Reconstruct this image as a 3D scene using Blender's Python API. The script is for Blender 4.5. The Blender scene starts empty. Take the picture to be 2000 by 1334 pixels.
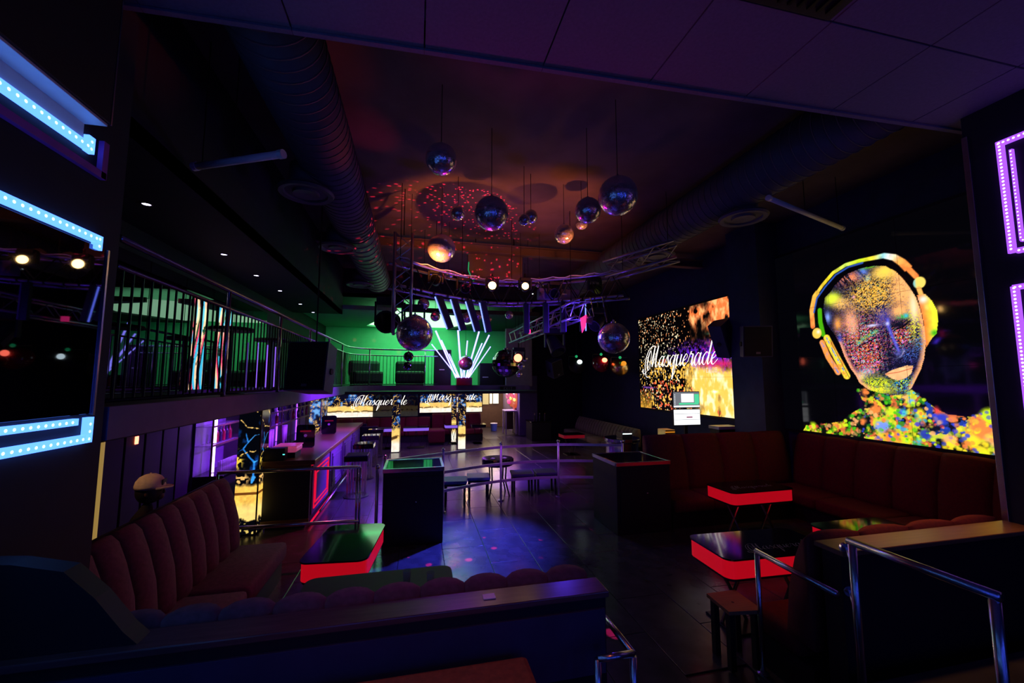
import bpy, bmesh, math, random
import numpy as np
from mathutils import Vector, Matrix, Euler

R = math.radians
PI = math.pi
random.seed(11)
scn = bpy.context.scene
C = scn.collection

# ------------------------------------------------------------------ camera
cam_d = bpy.data.cameras.new('camera')
cam_d.sensor_width = 36.0
cam_d.lens = 14.4
cam_d.clip_start = 0.05
cam_d.clip_end = 200
cam = bpy.data.objects.new('camera', cam_d)
cam.location = (0, 0, 2.42)
cam.rotation_euler = Euler((R(90 + 5.356), 0, R(-12.966)), 'XYZ')
C.objects.link(cam)
scn.camera = cam

# ------------------------------------------------------------------ world and colour management
w = bpy.data.worlds.new('night')
scn.world = w
w.use_nodes = True
w.node_tree.nodes['Background'].inputs[0].default_value = (0.10, 0.08, 0.22, 1)
w.node_tree.nodes['Background'].inputs[1].default_value = 0.0015
scn.view_settings.view_transform = 'Standard'
scn.view_settings.look = 'None'
scn.view_settings.exposure = 0.0
scn.view_settings.gamma = 1.0
scn.view_settings.use_curve_mapping = False
scn.cycles.use_adaptive_sampling = True
scn.cycles.adaptive_threshold = 0.04
scn.cycles.max_bounces = 5
scn.cycles.diffuse_bounces = 3
scn.cycles.glossy_bounces = 4
scn.cycles.transmission_bounces = 4
scn.cycles.sample_clamp_indirect = 3.0
scn.cycles.caustics_reflective = False
scn.cycles.caustics_refractive = False
scn.cycles.use_denoising = True


# ------------------------------------------------------------------ lamps of the room
def lamp(name, kind, loc, energy, color, target=None, size=0.1, angle=60, blend=0.5):
    d = bpy.data.lights.new(name, kind)
    d.energy = energy
    d.color = color
    if kind == 'SPOT':
        d.spot_size = R(angle)
        d.spot_blend = blend
        d.shadow_soft_size = size
    elif kind == 'POINT':
        d.shadow_soft_size = size
    elif kind == 'AREA':
        d.shape = 'RECTANGLE'
        d.size, d.size_y = size if isinstance(size, tuple) else (size, size)
    o = bpy.data.objects.new(name, d)
    o.location = loc
    if target is not None:
        v = Vector(target) - Vector(loc)
        o.rotation_euler = v.to_track_quat('-Z', 'Y').to_euler()
    C.objects.link(o)
    return o


# warm heads on the arched truss, thrown up at the ceiling past the mirror balls
lamp('truss_up_light', 'SPOT', (0.20, 6.80, 4.28), 135, (1.0, 0.24, 0.05), (0.85, 8.1, 5.8), 0.02, 112, 0.75)
lamp('truss_up_light', 'SPOT', (2.68, 6.12, 4.25), 80, (1.0, 0.22, 0.05), (2.3, 7.6, 5.8), 0.02, 112, 0.75)
lamp('truss_head_light', 'SPOT', (1.43, 7.80, 4.33), 14, (1.0, 0.24, 0.06), (1.5, 7.3, 5.8), 0.03, 130, 0.6)
lamp('truss_head_light', 'SPOT', (2.09, 7.66, 4.33), 11, (1.0, 0.20, 0.06), (2.2, 7.2, 5.8), 0.03, 130, 0.6)
# red head washing the duct, magenta and blue heads washing the near soffit
lamp('red_wash_light', 'SPOT', (0.45, 7.0, 4.2), 34, (1.0, 0.02, 0.06), (-0.80, 5.6, 5.75), 0.03, 26, 0.9)
lamp('rose_wash_light', 'SPOT', (1.2, 7.0, 4.1), 120, (1.0, 0.08, 0.08), (-0.95, 4.5, 5.2), 0.06, 28, 1.0)
lamp('magenta_wash_light', 'SPOT', (1.0, 6.9, 3.4), 150, (0.62, 0.004, 0.36), (1.1, 2.0, 4.9), 0.08, 66, 1.0)
lamp('blue_uplight', 'SPOT', (3.4, 6.9, 3.2), 50, (0.10, 0.01, 1.0), (1.6, 1.6, 4.9), 0.08, 95, 1.0)
# violet heads lighting the trusses from the desk and from the floor
lamp('violet_truss_light', 'SPOT', (5.1, 8.0, 1.5), 130, (0.22, 0.03, 1.0), (1.8, 7.6, 4.15), 0.08, 40, 0.9)
lamp('violet_truss_light', 'SPOT', (1.2, 5.6, 1.2), 110, (0.24, 0.03, 1.0), (1.6, 7.8, 4.0), 0.08, 60, 0.9)
# blue and violet heads washing the dance floor
lamp('blue_floor_light', 'SPOT', (1.9, 7.7, 3.2), 3000, (0.05, 0.06, 1.0), (0.7, 6.3, 0.0), 0.08, 50, 1.0)
lamp('violet_floor_light', 'SPOT', (1.9, 9.0, 3.2), 1900, (0.20, 0.04, 1.0), (1.9, 10.8, 0.0), 0.06, 74, 0.9)
lamp('violet_bar_floor_light', 'SPOT', (0.7, 9.0, 3.2), 1400, (0.17, 0.03, 1.0), (-0.9, 9.3, 0.0), 0.06, 56, 0.9)
lamp('magenta_bar_floor_light', 'SPOT', (0.2, 8.9, 3.2), 320, (1.0, 0.02, 0.22), (-1.25, 6.9, 0.0), 0.06, 34, 0.9)
lamp('violet_fascia_light', 'SPOT', (0.7, 9.2, 3.2), 1500, (0.30, 0.02, 1.0), (-2.0, 9.6, 2.15), 0.06, 70, 0.9)
lamp('violet_rail_light', 'SPOT', (0.9, 5.4, 4.7), 420, (0.55, 0.06, 1.0), (2.3, 8.3, 0.8), 0.05, 30, 0.8)
lamp('violet_ledge_light', 'SPOT', (0.7, 6.2, 4.3), 90, (0.45, 0.03, 0.9), (0.0, 2.4, 1.2), 0.05, 28, 0.9)
# blue wash over the room
lamp('blue_room_light', 'POINT', (2.6, 7.2, 3.3), 26, (0.10, 0.04, 1.0), None, 0.12)
# entrance
lamp('orange_entrance_light', 'SPOT', (0.2, 0.6, 4.7), 34, (1.0, 0.16, 0.03), (0.2, 1.9, 0.9), 0.1, 40, 0.8)
lamp('amber_ledge_light', 'SPOT', (4.3, 3.4, 4.6), 230, (1.0, 0.40, 0.08), (4.1, 2.5, 1.2), 0.1, 34, 0.8)
lamp('amber_stool_light', 'SPOT', (3.0, 4.0, 4.6), 26, (1.0, 0.38, 0.10), (2.8, 3.25, 0.5), 0.1, 16, 0.8)
# violet light of the bar and of the lounge behind it
lamp('bar_violet_light', 'AREA', (-3.0, 11.8, 1.96), 125, (0.26, 0.05, 1.0), (-3.3, 11.8, 0.6), (0.4, 5.4))
lamp('bay_violet_light', 'AREA', (-3.1, 8.5, 1.96), 45, (0.30, 0.05, 1.0), (-3.5, 8.5, 1.0), (0.3, 0.9))
lamp('lounge_violet_light', 'AREA', (0.5, 15.2, 1.98), 40, (0.45, 0.10, 1.0), (0.5, 15.2, 0.0), (4.0, 1.6))
lamp('lounge_warm_light', 'SPOT', (1.8, 16.0, 1.95), 160, (1.0, 0.55, 0.20), (2.0, 13.2, 0.0), 0.1, 120, 0.9)
lamp('corridor_light', 'AREA', (3.6, 19.8, 2.08), 60, (1.0, 0.70, 0.45), (3.6, 19.8, 0.0), (1.0, 2.4))
lamp('corridor_violet_light', 'AREA', (4.0, 18.4, 2.08), 30, (0.5, 0.15, 1.0), (4.2, 18.4, 0.0), (0.6, 1.2))
# green cove above the far balcony
lamp('green_cove_light', 'AREA', (0.0, 15.9, 4.5), 170, (0.01, 1.0, 0.22), (0.0, 16.6, 2.2), (3.4, 2.4))
lamp('pink_fan_light', 'POINT', (1.15, 12.7, 3.05), 9, (1.0, 0.05, 0.45), None, 0.08)
lamp('green_table_light', 'SPOT', (-0.4, 9.0, 3.4), 22, (0.02, 1.0, 0.20), (-0.66, 4.9, 0.75), 0.05, 13, 0.9)
lamp('green_podium_light', 'SPOT', (-0.3, 9.4, 3.4), 60, (0.05, 0.8, 0.5), (0.0, 6.85, 1.1), 0.05, 18, 0.9)
# red light of the sofas on the right, rose light on the left one
lamp('red_sofa_light', 'SPOT', (3.4, 5.6, 5.2), 60, (1.0, 0.02, 0.03), (6.9, 5.8, 0.9), 0.08, 60, 0.9)
lamp('rose_sofa_light', 'SPOT', (0.8, 6.8, 4.2), 46, (1.0, 0.07, 0.16), (-1.9, 4.4, 0.8), 0.08, 48, 0.9)
lamp('amber_cap_light', 'SPOT', (-3.0, 4.5, 1.95), 6.0, (1.0, 0.5, 0.25), (-2.62, 4.95, 1.4), 0.05, 60, 0.9)


def gobo(name, loc, target, energy, color, angle, scale, thr):
    """a spot broken into dots, added in place of reflections off the mirror balls"""
    o = lamp(name, 'SPOT', loc, energy, color, target, 0.01, angle, 0.1)
    d = o.data
    d.use_nodes = True
    nt = d.node_tree
    em = nt.nodes['Emission']
    tc = nt.nodes.new('ShaderNodeTexCoord')
    mp = nt.nodes.new('ShaderNodeVectorMath')
    mp.operation = 'SCALE'
    mp.inputs['Scale'].default_value = scale
    vo = nt.nodes.new('ShaderNodeTexVoronoi')
    vo.inputs['Scale'].default_value = 1.0
    lt = nt.nodes.new('ShaderNodeMath')
    lt.operation = 'LESS_THAN'
    lt.inputs[1].default_value = thr
    nt.links.new(tc.outputs['Normal'], mp.inputs[0])
    nt.links.new(mp.outputs[0], vo.inputs['Vector'])
    nt.links.new(vo.outputs['Distance'], lt.inputs[0])
    nt.links.new(lt.outputs[0], em.inputs['Strength'])
    return o


gobo('ball_dot_light', (1.4, 7.1, 4.3), (0.7, 8.4, 5.6), 1500, (1.0, 0.02, 0.08), 100, 24, 0.22)  # added dot spots, imitating specks thrown by the mirror balls
gobo('ball_dot_light', (1.2, 7.5, 4.0), (0.9, 5.2, 0.0), 5200, (1.0, 0.02, 0.22), 36, 14, 0.16)
gobo('ball_dot_light', (1.9, 8.0, 4.0), (2.6, 7.8, 0.0), 500, (1.0, 0.02, 0.30), 70, 13, 0.11)


# ------------------------------------------------------------------ materials
def srgb(r, g, b):
    f = lambda c: (c / 255 / 12.92) if c <= 10 else ((c / 255 + 0.055) / 1.055) ** 2.4
    return (f(r), f(g), f(b))


MATS = {}


def mat(name, col, rough=0.6, metal=0.0, var=0.12, nscale=8.0, bump=0.0, emit=None, estr=0.0, alpha=None, spec=None):
    m = bpy.data.materials.new(name)
    m.use_nodes = True
    nt = m.node_tree
    b = nt.nodes['Principled BSDF']
    b.inputs['Roughness'].default_value = rough
    b.inputs['Metallic'].default_value = metal
    if spec is not None:
        b.inputs['Specular IOR Level'].default_value = spec
    tc = nt.nodes.new('ShaderNodeTexCoord')
    no = nt.nodes.new('ShaderNodeTexNoise')
    no.inputs['Scale'].default_value = nscale
    no.inputs['Detail'].default_value = 4
    nt.links.new(tc.outputs['Object'], no.inputs['Vector'])
    ra = nt.nodes.new('ShaderNodeValToRGB')
    lo = [c * (1 - var) for c in col]
    hi = [min(1, c * (1 + var)) for c in col]
    ra.color_ramp.elements[0].position = 0.3
    ra.color_ramp.elements[1].position = 0.7
    ra.color_ramp.elements[0].color = (*lo, 1)
    ra.color_ramp.elements[1].color = (*hi, 1)
    nt.links.new(no.outputs['Fac'], ra.inputs['Fac'])
    nt.links.new(ra.outputs['Color'], b.inputs['Base Color'])
    if bump:
        bp = nt.nodes.new('ShaderNodeBump')
        bp.inputs['Strength'].default_value = bump
        bp.inputs['Distance'].default_value = 0.02
        nt.links.new(no.outputs['Fac'], bp.inputs['Height'])
        nt.links.new(bp.outputs['Normal'], b.inputs['Normal'])
    if emit:
        b.inputs['Emission Color'].default_value = (*emit, 1)
        b.inputs['Emission Strength'].default_value = estr
    if alpha is not None:
        b.inputs['Alpha'].default_value = alpha
    MATS[name] = m
    return m


def emat(name, col, strength):
    return mat(name, (0.02, 0.02, 0.02), 0.4, 0, emit=col, estr=strength)


def wood(name, col, rough=0.4):
    m = mat(name, col, rough)
    nt = m.node_tree
    b = nt.nodes['Principled BSDF']
    tc = nt.nodes.new('ShaderNodeTexCoord')
    mp = nt.nodes.new('ShaderNodeMapping')
    mp.inputs['Scale'].default_value = (2.0, 26.0, 26.0)
    no = nt.nodes.new('ShaderNodeTexNoise')
    no.inputs['Scale'].default_value = 2.0
    no.inputs['Detail'].default_value = 6
    ra = nt.nodes.new('ShaderNodeValToRGB')
    ra.color_ramp.elements[0].color = (*[c * 0.55 for c in col], 1)
    ra.color_ramp.elements[1].color = (*[min(1, c * 1.35) for c in col], 1)
    nt.links.new(tc.outputs['Object'], mp.inputs[0])
    nt.links.new(mp.outputs[0], no.inputs['Vector'])
    nt.links.new(no.outputs['Fac'], ra.inputs['Fac'])
    nt.links.new(ra.outputs['Color'], b.inputs['Base Color'])
    return m


def screen_mat(name, strength, rough=0.06):
    m = bpy.data.materials.new(name)
    m.use_nodes = True
    nt = m.node_tree
    b = nt.nodes['Principled BSDF']
    b.inputs['Base Color'].default_value = (0.004, 0.004, 0.005, 1)
    b.inputs['Roughness'].default_value = rough
    at = nt.nodes.new('ShaderNodeVertexColor')
    at.layer_name = 'Picture'
    nt.links.new(at.outputs['Color'], b.inputs['Emission Color'])
    b.inputs['Emission Strength'].default_value = strength
    MATS[name] = m
    return m


mat('floor', (0.030, 0.028, 0.032), 0.32, 0, 0.35, 3.0, 0.12)
mat('floor_panel', (0.060, 0.056, 0.062), 0.21, 0, 0.30, 5.0, 0.10)
mat('black', (0.006, 0.006, 0.008), 0.6)
mat('black_gloss', (0.006, 0.006, 0.008), 0.07)
mat('black_metal', (0.02, 0.02, 0.024), 0.35, 0.7)
mat('wall_dark', (0.013, 0.011, 0.018), 0.75, 0, 0.2, 5)
mat('navy', (0.028, 0.032, 0.085), 0.75, 0, 0.15, 5)
mat('grey_wall', (0.22, 0.22, 0.24), 0.8, 0, 0.1, 5)
mat('violet_paint', (0.16, 0.12, 0.24), 0.7, 0, 0.1, 5)
mat('green_light_paint', (0.20, 0.5, 0.34), 0.85, 0, 0.05, 5)  # green light of the cove put into the base colour
mat('ceiling', (0.13, 0.09, 0.08), 0.9, 0, 0.2, 2.0, 0.1)
mat('soffit', (0.21, 0.17, 0.23), 0.85, 0, 0.08, 40, 0.1)
mat('duct', (0.11, 0.10, 0.11), 0.6, 0.1, 0.1, 6)
mat('chrome', (0.75, 0.75, 0.78), 0.16, 1.0, 0.05, 8)
mat('steel_rail', (0.55, 0.55, 0.60), 0.25, 1.0, 0.08, 8)
mat('mirror', (0.85, 0.85, 0.9), 0.015, 1.0, 0.02, 3)
mat('dark_mirror', (0.14, 0.14, 0.17), 0.02, 1.0, 0.05, 3)
mat('ball_mirror', (0.90, 0.88, 0.94), 0.20, 0.78, 0.1, 60)
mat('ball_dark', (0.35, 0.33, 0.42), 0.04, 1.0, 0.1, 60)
mat('red_velvet', (0.13, 0.008, 0.010), 0.85, 0, 0.2, 30, 0.1)
mat('rose_velvet', (0.15, 0.060, 0.078), 0.85, 0, 0.2, 30, 0.1)
mat('olive_velvet', (0.22, 0.19, 0.11), 0.85, 0, 0.2, 30, 0.1)
mat('orange_vinyl', (0.50, 0.16, 0.06), 0.6, 0, 0.2, 30, 0.1)
mat('blue_vinyl', (0.10, 0.22, 0.55), 0.5, 0, 0.1, 20)
mat('white_plastic', (0.75, 0.74, 0.72), 0.4, 0, 0.05, 10)
mat('cap_cloth', (0.72, 0.60, 0.42), 0.9, 0, 0.1, 30, 0.1)
mat('skin', (0.12, 0.06, 0.045), 0.6, 0, 0.1, 20)
mat('hair', (0.012, 0.009, 0.008), 0.6)
mat('dark_cloth', (0.014, 0.013, 0.016), 0.9)
mat('print', (0.20, 0.20, 0.24), 0.5)
mat('gold', (0.80, 0.55, 0.20), 0.3, 1.0, 0.1, 10)
mat('brown_frame', (0.10, 0.06, 0.03), 0.5)
mat('speaker_cloth', (0.012, 0.012, 0.015), 0.95, 0, 0.4, 300, 0.3)
mat('speaker_box', (0.032, 0.030, 0.10), 0.6)
mat('glass_tint', (0.5, 0.5, 0.55), 0.05, 0.0, alpha=0.35)
mat('bottle_dark', (0.03, 0.02, 0.05), 0.08)
mat('bottle_red', (0.25, 0.01, 0.03), 0.08)
mat('pink_plastic', (0.75, 0.15, 0.35), 0.25, emit=(1.0, 0.12, 0.35), estr=0.25)
wood('ledge_wood', (0.22, 0.11, 0.05), 0.28)
wood('ledge_dark', (0.10, 0.06, 0.06), 0.24)
mat('truss', (0.42, 0.42, 0.46), 0.28, 0.75, 0.1, 8)
mat('rail_bar', (0.70, 0.70, 0.74), 0.34, 0.55, 0.08, 8)
wood('board_wood', (0.34, 0.16, 0.06), 0.6)
wood('bar_wood', (0.20, 0.10, 0.035), 0.35)
emat('led_cyan', (0.068, 0.215, 1.0), 3.1)
emat('added_blue_glow', (0.05, 0.10, 1.0), 5.5)
emat('led_diode', (0.35, 0.9, 1.0), 3.5)
mat('led_channel', (0.40, 0.08, 0.50), 0.5)
emat('led_pink', (0.26, 0.06, 0.80), 2.0)
emat('led_pink_diode', (1.0, 0.75, 1.0), 2.5)
emat('led_red', (1.0, 0.004, 0.02), 0.40)
emat('led_red_dim', (1.0, 0.01, 0.05), 0.12)
emat('led_red_bar', (1.0, 0.005, 0.05), 0.75)
emat('led_violet', (0.32, 0.06, 1.0), 3.0)
emat('led_violet_core', (0.75, 0.5, 1.0), 5.0)
emat('led_violet_soft', (0.30, 0.14, 1.0), 0.8)
emat('tube_white', (0.26, 0.24, 1.0), 4.2)
emat('tube_blue', (0.14, 0.20, 1.0), 3.0)
emat('lamp_warm', (1.0, 0.55, 0.16), 30.0)
emat('lamp_red', (1.0, 0.15, 0.08), 6.0)
emat('lamp_white', (0.75, 0.95, 0.9), 3.0)
emat('lamp_green', (0.02, 0.6, 0.2), 0.6)
emat('lamp_amber', (1.0, 0.35, 0.02), 0.9)
emat('downlight', (0.7, 0.6, 1.0), 12.0)
emat('cove_white', (0.50, 1.0, 0.55), 1.7)
emat('cove_green', (0.02, 0.55, 0.14), 0.9)
emat('letter_white', (1.0, 0.93, 0.85), 2.2)
emat('letter_small', (1.0, 0.9, 0.7), 0.9)
emat('gold_sheen_emit', (1.0, 0.62, 0.16), 0.30)
emat('corridor_white', (1.0, 0.85, 0.60), 1.8)
emat('corridor_yellow', (1.0, 0.75, 0.30), 0.8)
emat('neon_pink', (1.0, 0.03, 0.22), 1.6)
emat('neon_orange', (1.0, 0.12, 0.03), 0.5)
emat('neon_white', (1.0, 0.75, 0.85), 2.0)
emat('neon_yellow', (1.0, 0.7, 0.12), 2.0)
emat('monitor_white', (0.95, 0.97, 1.0), 1.3)
emat('monitor_grey', (0.30, 0.32, 0.38), 0.6)
emat('screen_green', (0.10, 0.8, 0.4), 0.9)
emat('pin_red', (1.0, 0.03, 0.02), 2.0)
emat('pin_cyan', (0.1, 0.9, 0.8), 2.0)
screen_mat('led_wall', 1.25)
screen_mat('backlit', 1.15, 0.12)


# ------------------------------------------------------------------ mesh helpers
class MB:
    """collects shapes; build() links them as one mesh object"""
    def __init__(s):
        s.v, s.f = [], []

    def add(s, vs, fs):
        o = len(s.v)
        s.v += [tuple(p) for p in vs]
        s.f += [tuple(i + o for i in f) for f in fs]
        return s

    def box(s, lo, hi, bev=0.0):
        x0, y0, z0 = lo
        x1, y1, z1 = hi
        if bev <= 0:
            vs = [(x, y, z) for z in (z0, z1) for y in (y0, y1) for x in (x0, x1)]
            return s.add(vs, [(0, 2, 3, 1), (4, 5, 7, 6), (0, 1, 5, 4), (2, 6, 7, 3), (0, 4, 6, 2), (1, 3, 7, 5)])
        b = min(bev, (x1 - x0) / 2.1, (y1 - y0) / 2.1, (z1 - z0) / 2.1)
        bm = bmesh.new()
        bmesh.ops.create_cube(bm, size=1)
        for v in bm.verts:
            v.co = Vector(((x0 + x1) / 2 + v.co.x * (x1 - x0), (y0 + y1) / 2 + v.co.y * (y1 - y0), (z0 + z1) / 2 + v.co.z * (z1 - z0)))
        bmesh.ops.bevel(bm, geom=bm.edges[:], offset=b, segments=2, affect='EDGES', profile=0.5)
        bm.verts.index_update()
        s.add([v.co[:] for v in bm.verts], [[v.index for v in f.verts] for f in bm.faces])
        bm.free()
        return s

    def cyl(s, p0, p1, r0, r1=None, n=12, caps=True):
        r1 = r0 if r1 is None else r1
        p0, p1 = Vector(p0), Vector(p1)
        d = (p1 - p0).normalized()
        a = d.orthogonal().normalized()
        b = d.cross(a)
        vs = []
        for p, r in ((p0, r0), (p1, r1)):
            for k in range(n):
                t = 2 * PI * k / n
                vs.append(p + (a * math.cos(t) + b * math.sin(t)) * r)
        fs = [(k, (k + 1) % n, n + (k + 1) % n, n + k) for k in range(n)]
        if caps:
            fs += [tuple(range(n - 1, -1, -1)), tuple(range(n, 2 * n))]
        return s.add(vs, fs)

    def tube(s, pts, r, n=8, closed=False):
        pts = [Vector(p) for p in pts]
        m = len(pts)
        vs = []
        up = None
        for i, p in enumerate(pts):
            if closed:
                t = (pts[(i + 1) % m] - pts[i - 1]).normalized()
            else:
                t = (pts[min(i + 1, m - 1)] - pts[max(i - 1, 0)]).normalized()
            if up is None:
                up = t.orthogonal().normalized()
            a = (up - t * up.dot(t)).normalized()
            up = a
            b = t.cross(a)
            rr = r[i] if isinstance(r, (list, tuple)) else r
            for k in range(n):
                g = 2 * PI * k / n
                vs.append(p + (a * math.cos(g) + b * math.sin(g)) * rr)
        fs = []
        for i in range(m if closed else m - 1):
            j = (i + 1) % m
            for k in range(n):
                l = (k + 1) % n
                fs.append((i * n + k, i * n + l, j * n + l, j * n + k))
        if not closed:
            fs += [tuple(range(n - 1, -1, -1)), tuple(range((m - 1) * n, m * n))]
        return s.add(vs, fs)

    def lathe(s, prof, n=24, c=(0, 0, 0)):
        vs = []
        for r, z in prof:
            for k in range(n):
                t = 2 * PI * k / n
                vs.append((c[0] + r * math.cos(t), c[1] + r * math.sin(t), c[2] + z))
        fs = []
        for i in range(len(prof) - 1):
            for k in range(n):
                l = (k + 1) % n
                fs.append((i * n + k, i * n + l, (i + 1) * n + l, (i + 1) * n + k))
        fs += [tuple(range(n - 1, -1, -1)), tuple(range((len(prof) - 1) * n, len(prof) * n))]
        return s.add(vs, fs)

    def prism(s, poly, a0, a1, axis=2):
        """poly of 2-D points extruded along an axis (0: yz, 1: xz, 2: xy)"""
        def P(p, a):
            return {2: (p[0], p[1], a), 1: (p[0], a, p[1]), 0: (a, p[0], p[1])}[axis]
        n = len(poly)
        vs = [P(p, a0) for p in poly] + [P(p, a1) for p in poly]
        fs = [(k, (k + 1) % n, n + (k + 1) % n, n + k) for k in range(n)]
        fs += [tuple(range(n - 1, -1, -1)), tuple(range(n, 2 * n))]
        return s.add(vs, fs)

    def sphere(s, c, r, n=16, m=10, sc=(1, 1, 1)):
        vs, fs = [], []
        for i in range(m + 1):
            p = PI * i / m
            for k in range(n):
                t = 2 * PI * k / n
                vs.append((c[0] + r * sc[0] * math.sin(p) * math.cos(t), c[1] + r * sc[1] * math.sin(p) * math.sin(t), c[2] + r * sc[2] * math.cos(p)))
        for i in range(m):
            for k in range(n):
                l = (k + 1) % n
                fs.append((i * n + k, (i + 1) * n + k, (i + 1) * n + l, i * n + l))
        return s.add(vs, fs)

    def xform(s, M):
        s.v = [tuple(M @ Vector(p)) for p in s.v]
        return s

    def mesh(s, name, m, smooth=False):
        me = bpy.data.meshes.new(name)
        me.from_pydata(s.v, [], s.f)
        bm = bmesh.new()
        bm.from_mesh(me)
        bmesh.ops.recalc_face_normals(bm, faces=bm.faces[:])
        bm.to_mesh(me)
        bm.free()
        me.materials.append(MATS[m] if isinstance(m, str) else m)
        if smooth:
            for p in me.polygons:
                p.use_smooth = True
        me.update()
        return me

    def build(s, name, m, parent=None, world=True, smooth=False):
        if parent is not None and world:
            o0 = Vector(parent.get('_o', (0, 0, 0)))
            s.v = [tuple(Vector(p) - o0) for p in s.v]
        return put(name, s.mesh(name, m, smooth), parent)


def put(name, me, parent=None, loc=None, rot=None):
    o = bpy.data.objects.new(name, me)
    C.objects.link(o)
    if parent is not None:
        o.parent = parent
        o['_o'] = parent.get('_o', (0, 0, 0))
    if loc is not None:
        o.location = loc
    if rot is not None:
        o.rotation_euler = rot
    return o


def tag(o, label=None, cat=None, group=None, kind=None):
    if label:
        o['label'] = label
    if cat:
        o['category'] = cat
    if group:
        o['group'] = group
    if kind:
        o['kind'] = kind
    return o


def thing(name, label, cat, loc=(0, 0, 0), rotz=0, group=None, kind=None):
    o = bpy.data.objects.new(name, None)
    o.empty_display_size = 0.1
    C.objects.link(o)
    o.location = loc
    o.rotation_euler = (0, 0, rotz)
    o['_o'] = tuple(loc)
    return tag(o, label, cat, group, kind)


def struct(name, mb, m, label=None, cat=None):
    o = mb.build(name, m)
    return tag(o, label or name.replace('_', ' ') + ' of the dark club room', cat or name.split('_')[0], None, 'structure')


def copy_tree(o, parent=None, loc=None, rotz=None, label=None):
    c = o.copy()
    C.objects.link(c)
    if parent is not None:
        c.parent = parent
    for ch in list(o.children):
        copy_tree(ch, c)
    if loc is not None:
        c.location = loc
    if rotz is not None:
        c.rotation_euler = (0, 0, rotz)
    if label:
        c['label'] = label
    return c


def bx(lo, hi, bev=0.0):
    return MB().box(lo, hi, bev)


def rrect(x0, y0, x1, y1, r, n=6):
    pts = []
    for cx, cy, a in ((x1 - r, y1 - r, 0), (x0 + r, y1 - r, 90), (x0 + r, y0 + r, 180), (x1 - r, y0 + r, 270)):
        for k in range(n + 1):
            t = R(a + 90 * k / n)
            pts.append((cx + r * math.cos(t), cy + r * math.sin(t)))
    return pts


def catmull(P, n=10):
    P = [np.array(p, float) for p in P]
    Q = [2 * P[0] - P[1]] + P + [2 * P[-1] - P[-2]]
    out = []
    for i in range(1, len(Q) - 2):
        for k in range(n):
            t = k / n
            a, b, c, d = Q[i - 1], Q[i], Q[i + 1], Q[i + 2]
            out.append(0.5 * ((2 * b) + (c - a) * t + (2 * a - 5 * b + 4 * c - d) * t * t + (3 * b - a - 3 * c + d) * t ** 3))
    out.append(P[-1])
    return out


# ------------------------------------------------------------------ script lettering, drawn with a broad pen
GL = {
    'M': (2.55, [[(1.75, 1.95), (1.1, 2.08), (.35, 1.6), (.02, .7), (.12, -.2), (.5, -.9), (.95, -1.0)],
                 [(-.30, -.15), (-.15, -.6), (.35, -.55), (.85, .3), (1.0, 1.2), (.78, 1.65), (.45, .9), (.5, .0), (.85, -.25), (1.2, .7), (1.52, 1.95)],
                 [(1.52, 1.95), (1.45, .9), (1.42, .05), (1.7, .8), (2.15, 2.05)],
                 [(2.15, 2.05), (2.0, .9), (2.02, .12), (2.2, .02), (2.5, .35)]]),
    'a': (1.05, [[(.75, .85), (.45, 1.0), (.1, .6), (.15, .1), (.45, .05), (.78, 1.0)], [(.8, 1.0), (.72, .3), (.85, 0), (1.1, .35)]]),
    's': (.8, [[(0, .3), (.4, 1.05), (.45, .7), (.62, .35), (.5, .02), (.2, .02), (.1, .18)], [(.5, .02), (.8, .35)]]),
    'q': (1.0, [[(.75, .85), (.45, 1.0), (.1, .6), (.15, .1), (.45, .05), (.78, 1.0)], [(.8, 1.0), (.74, 0), (.72, -1.2)], [(.72, -1.2), (.98, -.5), (1.0, .2)]]),
    'u': (1.0, [[(0, .5), (.15, 1.0), (.12, .3), (.3, 0), (.6, .35), (.74, 1.0)], [(.75, 1.0), (.68, .25), (.8, 0), (1.05, .35)]]),
    'e': (.8, [[(.0, .35), (.5, .6), (.62, .85), (.42, 1.0), (.12, .6), (.15, .12), (.4, 0), (.85, .4)]]),
    'r': (.85, [[(0, .3), (.28, 1.15), (.3, .95), (.6, .92), (.55, .4), (.65, 0), (.9, .35)]]),
    'd': (1.1, [[(.75, .85), (.45, 1.0), (.1, .6), (.15, .1), (.45, .05), (.8, .9)], [(.95, 2.0), (.8, .8), (.75, .2), (.88, 0), (1.15, .35)]]),
}


def script_word(word, h, slant=0.30, wmin=0.035, wmax=0.17, n=8, squeeze=1.0):
    """flat ribbons (u right, v up), x-height h, starting at u=0 on the baseline"""
    vs, fs = [], []
    x = 0.0
    for ch in word:
        adv, strokes = GL[ch]
        for st in strokes:
            p = catmull(st, n)
            m = len(p)
            o = len(vs)
            for i, q in enumerate(p):
                t = p[min(i + 1, m - 1)] - p[max(i - 1, 0)]
                t = np.array([t[0] + slant * t[1], t[1]])
                L = np.hypot(*t) + 1e-9
                t = t / L
                up = abs(t[1]) if t[1] < 0.15 else 0.0
                wd = wmin + (wmax - wmin) * max(up, 0.0) ** 1.3
                if ch == 'M' and st is strokes[0]:
                    wd = wmin + 0.4 * (wmax - wmin) * abs(t[1])
                nx, ny = 1.0, 0.0
                if abs(t[1]) < 0.5:
                    nx, ny = -t[1], t[0]
                px = (x + q[0] + slant * q[1])
                vs.append(((px - nx * wd / 2) * h * squeeze, (q[1] - ny * wd / 2) * h))
                vs.append(((px + nx * wd / 2) * h * squeeze, (q[1] + ny * wd / 2) * h))
            for i in range(m - 1):
                a = o + 2 * i
                fs.append((a, a + 1, a + 3, a + 2))
        x += adv
    return vs, fs, x * h * squeeze


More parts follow.
